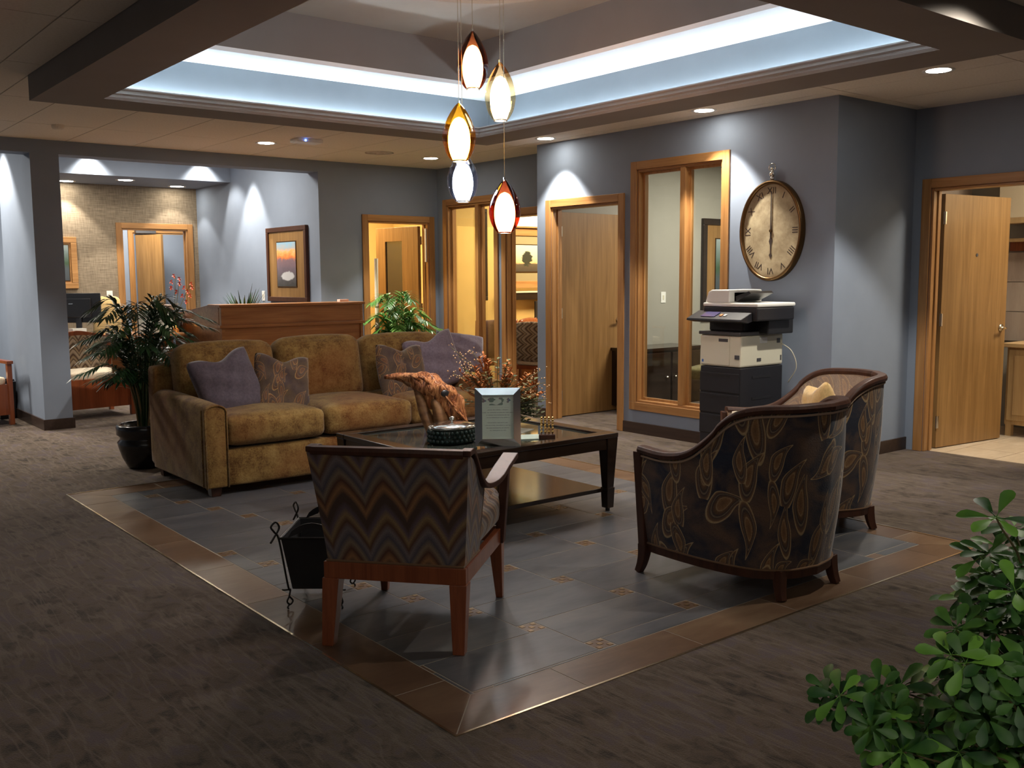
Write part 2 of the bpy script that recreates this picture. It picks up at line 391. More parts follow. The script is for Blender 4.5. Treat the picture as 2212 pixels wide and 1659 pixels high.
def thing(name, label, cat, loc=(0, 0, 0), rotz=0, group=None):
    o = bpy.data.objects.new(name, None); C.objects.link(o); o.location = loc; o.rotation_euler = (0, 0, rotz); o.empty_display_size = .1
    return tag(o, label, cat, group)
def struct(o): o['kind'] = 'structure'; return o
def sempty(name, loc=(0, 0, 0)):
    o = bpy.data.objects.new(name, None); C.objects.link(o); o.location = loc; o['kind'] = 'structure'; return o
def dup(root, loc, rotz=None, label=None):
    def cp(o, par):
        c = o.copy(); C.objects.link(c); c.parent = par
        for ch in kids.get(o.name, []): cp(ch, c)
        return c
    kids = {}
    for o in list(bpy.data.objects):
        if o.parent: kids.setdefault(o.parent.name, []).append(o)
    r = cp(root, None); r.location = loc
    if rotz is not None: r.rotation_euler = (0, 0, rotz)
    if label: r['label'] = label
    return r
def spot(loc, tgt, power, size, blend=.5, color=WARM, r=.04):
    l = bpy.data.lights.new('spot', 'SPOT'); l.energy = power; l.spot_size = rad(size); l.spot_blend = blend; l.color = color; l.shadow_soft_size = r
    o = bpy.data.objects.new('spot_beam', l); C.objects.link(o); o.location = loc
    o.rotation_euler = (V(tgt) - V(loc)).to_track_quat('-Z', 'Y').to_euler(); return o
def area(loc, rot, power, sx, sy, color=WARM):
    l = bpy.data.lights.new('area', 'AREA'); l.energy = power; l.shape = 'RECTANGLE'; l.size = sx; l.size_y = sy; l.color = color
    o = bpy.data.objects.new('unseen_area_light', l); C.objects.link(o); o.location = loc; o.rotation_euler = rot; return o
def point(loc, power, r=.05, color=WARM):
    l = bpy.data.lights.new('point', 'POINT'); l.energy = power; l.shadow_soft_size = r; l.color = color
    o = bpy.data.objects.new('lamp_bulb', l); C.objects.link(o); o.location = loc; return o

H = 2.705
# ------------------------------------------------------------------ floor
TX0, TX1, TY0, TY1 = 1.677, 5.045, 2.385, 6.827
mb = MB()
for a, b in (((-3, -2), (TX0, 16)), ((TX1, -2), (7.5, 16)), ((TX0, -2), (TX1, TY0)), ((TX0, TY1), (TX1, 16)), ((7.5, 4.2), (12, 16))):
    mb.box((a[0], a[1], -.03), (b[0], b[1], 0))
floor = struct(mb.build('floor', M['carpet']))
mb = MB(); mb.box((TX0, TY0, -.03), (TX1, TY1, -.0012)); mb.build('grout_bed', M['grout'], floor)
IX0, IX1, IY0, IY1 = 1.893, 4.829, 2.602, 6.610
def clip(poly, x0, y0, x1, y1):
    for ax, lim, sg in ((0, x0, 1), (0, x1, -1), (1, y0, 1), (1, y1, -1)):
        out = []
        for i in range(len(poly)):
            p, q = poly[i - 1], poly[i]; a = (p[ax] - lim) * sg; b = (q[ax] - lim) * sg
            if (a < 0) != (b < 0): t = a / (a - b); out.append((p[0] + (q[0] - p[0]) * t, p[1] + (q[1] - p[1]) * t))
            if b >= 0: out.append(q)
        poly = out
        if not poly: break
    return poly
def area2(p): return abs(sum(p[i - 1][0] * p[i][1] - p[i][0] * p[i - 1][1] for i in range(len(p)))) / 2
TW, TH, TS, G = .604, .306, .088, .0028
ax0, ay0 = 2.469 - TW - TS / 2, 2.966 - TS / 2
full = None; acc = None
# accent mosaic mesh
ma = MB()
ma.cur = 1; ma.box((G, G, -.006), (TS - G, TS - G, -.001))
ma.cur = 0
for i in range(3):
    for j in range(3):
        if (i + j) % 2 == 0 or (i == j == 1):
            c = (.016 + i * .028, .016 + j * .028); ma.box((c[0] - .010, c[1] - .010, -.004), (c[0] + .010, c[1] + .010, .0006))
acc = ma.build('accent_tile', [M['mos1'], M['mos2']], floor); accused = False
for i in range(-12, 14):
    for j in range(-14, 20):
        ox, oy = ax0 + i * TW - j * TS, ay0 + i * TS + j * TH
        r = [(ox + G, oy + G), (ox + TW - G, oy + G), (ox + TW - G, oy + TH - G), (ox + G, oy + TH - G)]
        p = clip(r, IX0 + G, IY0 + G, IX1 - G, IY1 - G)
        if p and area2(p) > .002:
            if area2(p) > .98 * (TW - 2 * G) * (TH - 2 * G) and full:
                o = full.copy(); C.objects.link(o); o.location = (ox, oy, 0)
            elif area2(p) > .98 * (TW - 2 * G) * (TH - 2 * G):
                full = MB().prism([(x - ox, y - oy) for x, y in p], -.008, 0).build('tile', M['slate'], floor, loc=(ox, oy, 0))
            else:
                MB().prism([(x - ox, y - oy) for x, y in p], -.008, 0).build('tile', M['slate'], floor, loc=(ox, oy, 0))
        sx, sy = ox + TW, oy
        if sx > IX0 and sy > IY0 and sx + TS < IX1 and sy + TS < IY1:
            if not accused: o = acc; accused = True
            else: o = acc.copy(); C.objects.link(o)
            o.location = (sx, sy, 0)
        else:
            q = clip([(sx + G, sy + G), (sx + TS - G, sy + G), (sx + TS - G, sy + TS - G), (sx + G, sy + TS - G)], IX0 + G, IY0 + G, IX1 - G, IY1 - G)
            if q and area2(q) > .0006: MB().prism([(x - sx, y - sy) for x, y in q], -.008, -.0005).build('accent_tile', M['mos2'], floor, loc=(sx, sy, 0))
# brown border
def border(poly):
    ox, oy = poly[0]; MB().prism([(x - ox, y - oy) for x, y in poly], -.008, 0).build('border_tile', M['brown'], floor, loc=(ox, oy, 0))
def cuts(a, b, first):
    c = [a, first]
    while c[-1] + .61 < b - .1: c.append(c[-1] + .61)
    return c + [b]
E0 = .006
for (xo, xi, s) in ((TX0 + E0, IX0 - G, 1), (TX1 - E0, IX1 + G, -1)):
    cs = cuts(TY0 + E0, TY1 - E0, 2.757)
    for k in range(len(cs) - 1):
        a, b = cs[k] + G, cs[k + 1] - G
        ai = max(a, IY0) if k == 0 else a; bi = min(b, IY1) if k == len(cs) - 2 else b
        border([(xo, a), (xi, ai), (xi, bi), (xo, b)])
for (yo, yi) in ((TY0 + E0, IY0 - G), (TY1 - E0, IY1 + G)):
    cs = cuts(TX0 + E0, TX1 - E0, 2.248)
    for k in range(len(cs) - 1):
        a, b = cs[k] + G, cs[k + 1] - G
        ai = max(a, IX0) if k == 0 else a; bi = min(b, IX1) if k == len(cs) - 2 else b
        border([(a, yo), (ai, yi), (bi, yi), (b, yo)])
mb = MB()
mb.box((TX0 - .005, TY0 - .005, -.01), (TX1 + .005, TY0 + .004, .003)); mb.box((TX0 - .005, TY1 - .004, -.01), (TX1 + .005, TY1 + .005, .003))
mb.box((TX0 - .005, TY0 + .004, -.01), (TX0 + .004, TY1 - .004, .003)); mb.box((TX1 - .004, TY0 + .004, -.01), (TX1 + .005, TY1 - .004, .003))
struct(mb.build('trim_1', M['strip']))
# beige tiles in the side room beyond the right door
mb = MB(); mb.box((7.5, -2, -.03), (12, 4.2, -.004)); sf = struct(mb.build('floor_side_room', M['grout']))
f0 = None
for i in range(5):
    for j in range(9):
        if f0: o = f0.copy(); C.objects.link(o)
        else: o = f0 = MB().box((.003, .003, -.006), (.387, .387, .001)).build('floor_tile', M['beigetile'], sf)
        o.location = (7.505 + i * .39, .75 + j * .39, 0)

# ------------------------------------------------------------------ walls
def wall(name, axis, c0, c1, a0, a1, z1, holes, mat, z0=0):
    """axis 'x': slab between X=c0..c1 running along Y a0..a1 (holes: (a, b, z0, z1))"""
    mb = MB()
    def bx(p, q, za, zb):
        if q - p < 1e-4 or zb - za < 1e-4: return
        mb.box((c0, p, za), (c1, q, zb)) if axis == 'x' else mb.box((p, c0, za), (q, c1, zb))
    t = a0
    for a, b, za, zb in sorted(holes):
        bx(t, a, z0, z1); bx(a, b, z0, za); bx(a, b, zb, z1); t = b
    bx(t, a1, z0, z1); return struct(mb.build(name, mat))
wall('wall_right', 'x', 6.37, 6.49, 4.17, 7.54, H, [(5.21, 6.165, .285, 2.345), (6.39, 7.325, 0, 2.085)], M['wall'])
wall('wall_right_return', 'y', 4.17, 4.29, 6.49, 7.56, H, [], M['wall'])
wall('wall_side', 'x', 7.44, 7.56, -2, 4.17, H, [(3.10, 4.02, 0, 2.085)], M['wall'])
wall('wall_alcove', 'x', 6.80, 6.92, 7.54, 9.92, H, [(7.66, 8.58, 0, 2.085), (8.79, 9.715, .12, 2.26)], M['wall'])
wall('wall_alcove_end', 'y', 7.42, 7.54, 6.49, 12, H, [], M['office'])
wall('wall_back', 'y', 9.92, 10.04, 5.215, 12, H, [(5.825, 6.675, 0, 2.065)], M['wall'])
mb = MB(); mb.box((-3, 9.92, 2.582), (5.215, 10.16, H)); struct(mb.build('wall_back_header', M['wall']))
mb = MB(); mb.box((2.285, 9.92, 0), (2.535, 11.25, 2.582)); mb.box((2.285, 10.16, 2.582), (2.535, 11.25, 3.0)); struct(mb.build('wall_column', M['wall']))
wall('wall_reception_right', 'x', 5.215, 5.335, 10.04, 13.5, 3.0, [], M['wall'])
wall('wall_reception_back', 'y', 13.5, 13.6, 2.535, 5.335, 3.0, [(4.18, 5.07, 0, 2.09)], M['grass'])
wall('wall_reception_left', 'y', 13.2, 13.3, -3, 2.535, 3.0, [], M['wall'])
wall('wall_column_back', 'x', 2.42, 2.535, 11.25, 13.5, 3.0, [], M['wall'])
mb = MB(); mb.box((2.535, 12.31, 2.65), (5.214, 13.5, 3.0)); struct(mb.build('ceiling_box', M['wall']))
mb = MB(); mb.box((-3, 10.16, 3.0), (5.335, 13.7, 3.05)); struct(mb.build('ceiling_reception', M['panel']))
wall('wall_left', 'x', -3.1, -3, -2, 16, 3.0, [], M['wall'])
wall('wall_front', 'y', -2.1, -2, -3.1, 12, 3.0, [], M['wall'])
# small rooms behind
wall('wall_hall_back', 'y', 15.4, 15.5, 3.0, 6.5, 2.7, [], M['wall']); wall('wall_hall_right', 'x', 6.0, 6.1, 13.6, 15.4, 2.7, [], M['wall']); wall('wall_hall_left', 'x', 3.4, 3.5, 13.6, 15.4, 2.7, [], M['wall'])
mb = MB(); mb.box((3, 13.6, 2.7), (6.1, 15.5, 2.75)); struct(mb.build('ceiling_hall', M['panel']))
wall('wall_rear_office_back', 'y', 12.2, 12.3, 5.335, 8.2, 2.7, [], M['yellow']); wall('wall_rear_office_right', 'x', 7.6, 7.7, 10.04, 12.2, 2.7, [], M['yellow'])
mb = MB(); mb.box((5.336, 10.04, .0), (5.345, 12.2, 2.7)); struct(mb.build('wall_rear_office_left', M['yellow']))
mb = MB(); mb.box((6.0, 9.905, 0), (12, 9.919, H)) if False else mb.box((6.93, 9.905, 0), (12, 9.919, H)); struct(mb.build('wall_meeting_back', M['yellow']))
wall('wall_meeting_right', 'x', 10.2, 10.3, 7.54, 9.92, H, [], M['yellow'])
wall('wall_office_right', 'x', 10.2, 10.3, 4.29, 7.42, H, [], M['office'])
wall('wall_office_front', 'y', 4.72, 4.78, 6.49, 10.2, H, [], M['office'])
wall('wall_washroom_back', 'x', 9.25, 9.35, -2, 4.66, H, [], M['office']); wall('wall_washroom_left', 'y', 4.60, 4.66, 7.56, 9.3, H, [], M['walltile'])
mb = MB(); mb.box((7.561, 4.17, 0), (7.60, 4.6, H)); struct(mb.build('wall_washroom_return', M['office']))

# ceiling with the hole of the tray
OX0, OX1, OY0, OY1 = 1.607, 5.262, 2.287, 6.900
mb = MB()
for a, b in (((-3, -2), (OX0, 10.04)), ((OX1, -2), (12, 10.04)), ((OX0, -2), (OX1, OY0)), ((OX0, OY1), (OX1, 10.04)), ((5.3, 10.04), (12, 12.3))):
    mb.box((a[0], a[1], H + .012), (b[0], b[1], H + .06))
ceil = struct(mb.build('ceiling', M['grid']))
pan = {}
def cpanel(x0, y0, x1, y1):
    if x1 - x0 < .03 or y1 - y0 < .03: return
    k = (round(x1 - x0, 3), round(y1 - y0, 3))
    if k in pan: o = pan[k].copy(); C.objects.link(o)
    else:
        o = pan[k] = MB().box((.004, .004, 0), (x1 - x0 - .004, y1 - y0 - .004, .014)).build('ceiling_panel', M['panel'], ceil)
    o.location = (x0, y0, H)
xs = [1.39 + .6075 * k for k in range(-7, 12)]; ys = [-2 + 1.215 * k for k in range(0, 11)]
for i in range(len(xs) - 1):
    for j in range(len(ys) - 1):
        x0, x1, y0, y1 = xs[i], xs[i + 1], ys[j], min(ys[j + 1], 9.925)
        if x0 > 6.9 and y0 > 4.3: continue
        x1 = min(x1, 7.5)
        if x0 >= 7.44 or y0 >= 9.9: continue
        if x1 <= OX0 or x0 >= OX1 or y1 <= OY0 or y0 >= OY1: cpanel(x0, y0, x1, y1); continue
        if x0 < OX0: cpanel(x0, y0, OX0, y1)
        if x1 > OX1: cpanel(OX1, y0, x1, y1)
        xa, xb = max(x0, OX0), min(x1, OX1)
        if y0 < OY0: cpanel(xa, y0, xb, OY0)
        if y1 > OY1: cpanel(xa, OY1, xb, y1)
# office ceilings beyond the clock wall
mb = MB(); mb.box((6.9, 4.3, H), (12, 9.9, H + .011)); mb.box((7.56, -2, H), (12, 4.6, H + .011)); struct(mb.build('ceiling_offices', M['traywhite']))

# dropped soffit ring with crown moulding, cove ledge, tray
def ring(mb, ox0, oy0, ox1, oy1, ix0, iy0, ix1, iy1, z0, z1):
    mb.box((ox0, oy0, z0), (ox1, iy0, z1)); mb.box((ox0, iy1, z0), (ox1, oy1, z1))
    mb.box((ox0, iy0, z0), (ix0, iy1, z1)); mb.box((ix1, iy0, z0), (ox1, iy1, z1))
NX0, NX1, NY0, NY1 = 1.960, 4.910, 2.640, 6.550
mb = MB(); ring(mb, OX0, OY0, OX1, OY1, NX0, NY0, NX1, NY1, 2.55, 2.575)
ring(mb, OX0, OY0, OX1, OY1, OX0 + .03, OY0 + .03, OX1 - .03, OY1 - .03, 2.575, 2.92)
soff = struct(mb.build('ceiling_soffit', M['soffit']))
def loop(x0, y0, x1, y1, z): return [(x0, y0, z), (x1, y0, z), (x1, y1, z), (x0, y1, z)]
mb = MB(); prof = [(0, 0), (.012, .004), (.018, .016), (.010, .024), (.022, .034), (.030, .050), (.020, .062), (.034, .074), (.040, .086), (.0, .086)]
def mould(mb, x0, y0, x1, y1, z, prof, s=1):
    """mitred moulding round a rectangle; profile (out from the opening, up)"""
    vs = []; n = len(prof); cs = [(x0, y0, -1, -1), (x1, y0, 1, -1), (x1, y1, 1, 1), (x0, y1, -1, 1)]
    for cx, cy, dx, dy in cs:
        for a, b in prof: vs.append((cx + dx * a * s, cy + dy * a * s, z + b))
    fs = []
    for i in range(4):
        j = (i + 1) % 4
        for k in range(n): k2 = (k + 1) % n; fs.append((i * n + k, j * n + k, j * n + k2, i * n + k2))
    mb.add(vs, fs)
mould(mb, NX0, NY0, NX1, NY1, 2.5505, [(0.01, 0), (.0, .002), (-.004, .018), (.006, .024), (.012, .034), (.004, .044), (.012, .052), (.022, .066), (.014, .076), (.022, .086), (.05, .086), (.05, 0)])
struct(mb.build('trim_2', M['soffit']))
mb = MB()  # tier one walls
ring(mb, OX0 + .0301, OY0 + .0301, OX1 - .0301, OY1 - .0301, OX0 + .06, OY0 + .06, OX1 - .06, OY1 - .1, 2.576, 2.9)
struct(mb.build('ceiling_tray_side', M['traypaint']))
UX0, UX1, UY0, UY1 = 2.18, 4.69, 2.85, 6.34
mb = MB(); ring(mb, OX0 + .031, OY0 + .031, OX1 - .031, OY1 - .031, UX0, UY0, UX1, UY1, 2.901, 2.93)
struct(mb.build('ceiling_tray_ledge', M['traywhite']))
mb = MB(); ring(mb, UX0 - .06, UY0 - .06, UX1 + .06, UY1 + .06, UX0 - .001, UY0 - .001, UX1 + .001, UY1 + .001, 2.931, 3.25)
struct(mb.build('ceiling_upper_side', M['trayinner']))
mb = MB(); mb.box((UX0 - .06, UY0 - .06, 3.22), (UX1 + .06, UY1 + .06, 3.26))
mb.lathe([(.82, -.012), (.86, -.012), (.875, 0), (.875, .01), (.80, .01), (.80, 0), (.82, -.012)], 64, (3.55, 4.66, 3.215))
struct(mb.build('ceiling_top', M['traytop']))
# cove tubes
for k, (p, q) in enumerate((((NX1 + .252, NY0 + .05), (NX1 + .252, NY1)), ((NX0, NY1 + .212), (NX1, NY1 + .212)), ((NX0 - .252, NY0 + .05), (NX0 - .252, NY1)), ((NX0, NY0 - .252), (NX1, NY0 - .252)))):
    d = V((q[0] - p[0], q[1] - p[1], 0)); nn = 3; root = thing('cove_light', ['cool white strip light hidden along the ledge over the clock wall side', 'cool white strip light hidden along the ledge over the sofa side', 'cool white strip light hidden along the ledge on the far left side', 'cool white strip light hidden along the ledge nearest the camera'][k], 'light', (p[0], p[1], 2.577), 0, 'cove strip lights')
    mb = MB(); u = d.normalized(); sd = V((-u.y, u.x, 0)) * .03
    mb.tube([V((0, 0, .055)), d + V((0, 0, .055))], .012, 8); mb.build('light_tube', M['tube'], root)
    mb = MB(); a = -sd; b = sd; mb.add([a, b, b + d, a + d, a + V((0, 0, .040)), b + V((0, 0, .040)), b + d + V((0, 0, .040)), a + d + V((0, 0, .040))], [(0, 1, 2, 3), (4, 5, 6, 7), (0, 1, 5, 4), (1, 2, 6, 5), (2, 3, 7, 6), (3, 0, 4, 7)]); mb.build('channel', M['white'], root)

# ------------------------------------------------------------------ baseboards
def bb(n, a, b): MB().box((a[0], a[1], 0), (b[0], b[1], .10)).build(n, M['base'])['kind'] = 'structure'
bb('baseboard_right', (6.355, 4.17), (6.37, 6.315)); bb('baseboard_right_end', (6.355, 7.40), (6.37, 7.55)); bb('baseboard_return', (6.355, 4.155), (7.44, 4.17))
bb('baseboard_side', (7.425, -2), (7.44, 3.02)); bb('baseboard_column', (2.27, 9.905), (2.55, 9.92)); bb('baseboard_column_side', (2.27, 9.92), (2.285, 11.25))
bb('baseboard_back', (5.20, 9.905), (5.745, 9.92)); bb('baseboard_reception', (5.20, 9.92), (5.215, 13.5)); bb('baseboard_rear', (2.535, 13.485), (4.1, 13.5)); bb('baseboard_office', (6.5, 7.405), (10.2, 7.42))

# ------------------------------------------------------------------ door and window casings
def casing(parent, axis, face, a0, a1, z0, z1, wd=.072, th=.018, sgn=-1, depth=.12, sill=False, inner=True):
    """casing frame in the plane axis=face round an opening a0..a1; sgn: side the casing stands on"""
    def bx(p, q, za, zb, d0, d1, mat, name):
        mb = MB()
        mb.box((min(d0, d1), p, za), (max(d0, d1), q, zb)) if axis == 'x' else mb.box((p, min(d0, d1), za), (q, max(d0, d1), zb))
        mb.build(name, mat, parent, bevel=.003)
    hm = M['oakh'] if axis == 'x' else M['oakx']
    f0, f1 = face + sgn * th, face
    bx(a0 - wd, a0, z0, z1 + wd, f0, f1, M['oak'], 'casing'); bx(a1, a1 + wd, z0, z1 + wd, f0, f1, M['oak'], 'casing')
    bx(a0, a1, z1, z1 + wd, f0, f1, hm, 'casing')
    if sill: bx(a0, a1, z0 - wd, z0, f0, f1, hm, 'casing'); bx(a0 - wd, a0, z0 - wd, z0, f0, f1, M['oak'], 'casing'); bx(a1, a1 + wd, z0 - wd, z0, f0, f1, M['oak'], 'casing')
    g0, g1 = face + .001 * sgn, face - sgn * depth
    bx(a0, a0 + .02, z0, z1, g0, g1, M['oak'], 'jamb'); bx(a1 - .02, a1, z0, z1, g0, g1, M['oak'], 'jamb'); bx(a0 + .02, a1 - .02, z1 - .02, z1, g0, g1, hm, 'head_jamb')
    if sill: bx(a0 + .02, a1 - .02, z0, z0 + .02, g0, g1, hm, 'sill')
    if inner:
        s0, s1 = face - sgn * .055, face - sgn * .075
        bx(a0 + .02, a0 + .032, z0, z1 - .02, s0, s1, M['oak'], 'door_stop'); bx(a1 - .032, a1 - .02, z0, z1 - .02, s0, s1, M['oak'], 'door_stop')
def leaf(parent, hinge, angle, wd, ht, mat=M['oakdoor'], knob=True, side=1, peep=False, hinges=True, lite=None):
    """door leaf; hinge (x, y), swings so that it runs along direction angle"""
    r = bpy.data.objects.new('door_leaf', None)
    mb = MB()
    if lite:
        a, b, c, d = lite
        for p in (((0, 0), (a, ht)), ((b, 0), (wd, ht)), ((a, 0), (b, c)), ((a, d), (b, ht))): mb.box((p[0][0], 0, p[0][1] + .008 * (p[0][1] == 0)), (p[1][0], .044, p[1][1]))
    else: mb.box((0, 0, .008), (wd, .044, ht))
    o = mb.build('door_leaf', mat, parent, bevel=.002, loc=(hinge[0], hinge[1], 0), rot=(0, 0, angle))
    if lite: MB().box((a, .016, c), (b, .028, d)).build('glass_pane', M['darkglass'], o)
    if knob:
        for sg, y0 in ((-1, 0), (1, .044)):
            mb = MB(); mb.tube([(wd - .065, y0, .96), (wd - .065, y0 + sg * .008, .96)], .032, 16); mb.tube([(wd - .065, y0, .96), (wd - .065, y0 + sg * .045, .96)], .011, 10)
            mb.tube([(wd - .065, y0 + sg * .045, .96), (wd - .10, y0 + sg * .05, .965), (wd - .15 + .12 * 0, y0 + sg * .052, .962)], [.012, .010, .008], 10)
            mb.build('lever_handle', M['nickel'], o, smooth=True)
    if hinges:
        for z in (.22, 1.05, 1.86): mb = MB(); mb.box((-.012, -.004, z - .05), (.02, .002, z + .05)); mb.tube([(-.008, -.006, z - .05), (-.008, -.006, z + .05)], .007, 8); mb.build('hinge', M['silver'], o)
    if peep: MB().tube([(wd * .5, -.004, 1.57), (wd * .5, .0, 1.57)], .014, 12).build('peephole', M['darkgrey'], o)
    return o
d1 = sempty('door_1'); casing(d1, 'x', 6.37, 6.39, 7.325, 0, 2.085); leaf(d1, (6.52, 7.36), rad(1), .89, 2.05, side=-1)
d2 = sempty('door_2'); casing(d2, 'x', 7.44, 3.10, 4.02, 0, 2.085); leaf(d2, (7.62, 4.0), rad(-6.5), .90, 2.05, peep=True)
d3 = sempty('door_3'); casing(d3, 'y', 9.92, 5.825, 6.675, 0, 2.065, inner=True); leaf(d3, (6.645, 10.06), rad(98), .80, 2.03, lite=(.30, .62, .62, 1.86), knob=False)
MB().box((6.64, 9.94, 1.60), (6.652, 9.965, 2.0)).build('strike_plate', M['white'], d3)
d4 = sempty('door_4'); casing(d4, 'x', 6.80, 7.66, 8.58, 0, 2.085)
d5 = sempty('door_5'); casing(d5, 'y', 13.5, 4.18, 5.07, 0, 2.09)
d6 = sempty('door_6'); casing(d6, 'y', 15.4, 4.93, 5.75, 0, 2.12, inner=False); leaf(d6, (4.95, 15.33), rad(-62), .5, 2.08, knob=False, hinges=False)
MB().box((4.95, 15.28, 2.11), (5.25, 15.36, 2.18)).build('door_closer', M['darkgrey'], d6)
def winframe(w, axis, face, a0, a1, z0, z1, mull, d=.05):
    m2 = MB(); m2.box((face - .002, mull - .028, z0 + .02), (face + .10, mull + .028, z1 - .02)); m2.build('mullion', M['oak'], w, bevel=.003)
    for p, q in ((a0 + .02, mull - .028), (mull + .028, a1 - .02)):
        mb = MB(); t = .022
        mb.box((face + .05, p, z0 + .02), (face + .085, p + t, z1 - .02)); mb.box((face + .05, q - t, z0 + .02), (face + .085, q, z1 - .02))
        mb.box((face + .05, p + t, z0 + .02), (face + .085, q - t, z0 + .02 + t)); mb.box((face + .05, p + t, z1 - .02 - t), (face + .085, q - t, z1 - .02))
        f = mb.build('pane_frame', M['oak'], w)
        MB().box((face + .064, p + t, z0 + .02 + t), (face + .069, q - t, z1 - .02 - t)).build('pane', M['glass'], f)
w1 = sempty('window_1'); casing(w1, 'x', 6.37, 5.21, 6.165, .285, 2.345, sill=True, inner=False); winframe(w1, 'x', 6.37, 5.21, 6.165, .285, 2.345, 5.64)
w2 = sempty('window_2'); casing(w2, 'x', 6.80, 8.79, 9.715, .12, 2.26, sill=True, inner=False); winframe(w2, 'x', 6.80, 8.79, 9.715, .12, 2.26, 9.13)

# ------------------------------------------------------------------ recessed lights
DL = [((4.16, 8.94, H), 'recessed ceiling light beside the white ceiling sensor', 2.6, 100),
      ((6.12, 9.04, H), 'recessed ceiling light above the back doorway and glass partition', 1.3, 80),
      ((6.13, 7.13, H), 'recessed ceiling light over the open oak door', 2.2, 84),
      ((6.11, 5.20, H), 'recessed ceiling light over the tall interior window', 2.2, 84),
      ((6.13, 3.30, H), 'recessed ceiling light near the doorway on the right', 1.9, 90),
      ((3.47, 13.30, 2.65), 'recessed light in the reception soffit beside the column', 1, 90),
      ((4.03, 12.75, 2.65), 'largest recessed light in the middle of the reception soffit', 1.2, 90),
      ((4.86, 13.25, 2.65), 'recessed light at the end of the reception soffit', .5, 90)]
proto = None
for (p, lab, k, sz) in DL:
    if proto is None:
        r = proto = thing('recessed_light', lab, 'light', p, 0, 'recessed ceiling lights')
        MB().lathe([(.072, -.001), (.098, -.005), (.10, -.001), (.10, .0), (.072, .0)], 32).build('trim_ring', M['white'], r, smooth=True)
        mb = MB(); mb.lathe([(.001, -.003), (.074, -.003)], 32); mb.build('lens', M['lamp'], r)
    else: r = dup(proto, p, None, lab)
    if p[2] == 2.65: r.scale = (1.15, 1.15, 1)
    spot((p[0], p[1], p[2] - .02), (p[0], p[1], 0), L_DOWN * k * (1.0 if p[2] > 2.66 else .9), sz, .3, NEUT)
spot((2.75, .15, H - .02), (2.75, .15, 0), L_DOWN * .12, 100, .6, NEUT)  # weak spot added to brighten the near bush, no fixture above it
# lights outside the frame of the photograph, in the same ceiling
for p, k, sz in (((4.45, 1.98, H), 1.0, 150), ((2.02, 11.0, 2.98), 2.8, 84), ((4.96, 11.62, 2.98), 2.8, 66), ((3.48, 12.17, 2.98), .9, 96), ((4.83, 12.17, 2.98), .9, 96),
                 ((1.2, 8.9, H), 1.8, 100), ((6.12, 1.4, H), .5, 84)):
    spot((p[0], p[1], p[2] - .02), (p[0], p[1], 0), L_DOWN * k, sz, .45, NEUT)
area((8.4, 6.0, 2.66), (0, 0, 0), L_OFFICE, 1.2, .6, NEUT)
area((8.4, 8.8, 2.66), (0, 0, 0), L_CONF, 1.2, .6, YEL)
area((6.2, 11.2, 2.66), (0, 0, 0), 40, .8, .6, (1, .8, .5))
area((8.5, 2.6, 2.66), (0, 0, 0), 26, .8, .6, (1, .88, .7))
area((4.8, 14.5, 2.66), (0, 0, 0), 30, .8, .6, NEUT)
area((4.0, 10.9, 2.97), (0, 0, 0), 30, 1.0, .6, NEUT)
area((-.9, .4, 2.66), (0, 0, 0), 8, 1.2, .6, NEUT)  # dim fill added behind and left of the camera to lift the chair back
area((.4, -1.2, 2.66), (0, 0, 0), 9, 1.2, .6, NEUT)  # second added fill behind the camera, no fixture modelled
area((0.3, 11.6, 2.97), (0, 0, 0), 60, 1.0, .6, NEUT)
MB().box((7.9, 8.5, 2.68), (9.1, 9.1, 2.704)).build('ceiling_light_panel', M['white'])
tag(bpy.data.objects['ceiling_light_panel'], 'white ceiling light panel in the yellow meeting room', 'light')

# ceiling sensor and vent
r = thing('ceiling_sensor', 'small white ceiling sensor box with a blue indicator light', 'sensor', (4.33, 8.52, H))
MB().box((-.10, -.10, -.035), (.16, .06, 0)).build('housing', M['white'], r, bevel=.006); MB().ball((-.02, -.102, -.02), .008).build('indicator_light', emit('blue_led', (.1, .25, 1), 8), r)
r = thing('ceiling_vent', 'round pale vent in the ceiling above the back doorway', 'vent', (5.42, 8.95, H))
for i, (a, b) in enumerate(((.15, .13), (.11, .09), (.07, .05), (.03, .0))): MB().lathe([(a, -.004 - .004 * i), (a, 0), (b, 0), (b, -.003 - .004 * i)], 32).build('vent_ring', M['panel'], r)
r = thing('smoke_detector', 'small round smoke detector on the ceiling above the column', 'detector', (2.29, 8.93, H))
MB().lathe([(.05, 0), (.05, -.02), (.04, -.035), (.001, -.037)], 24).build('housing', M['panel'], r, smooth=True)

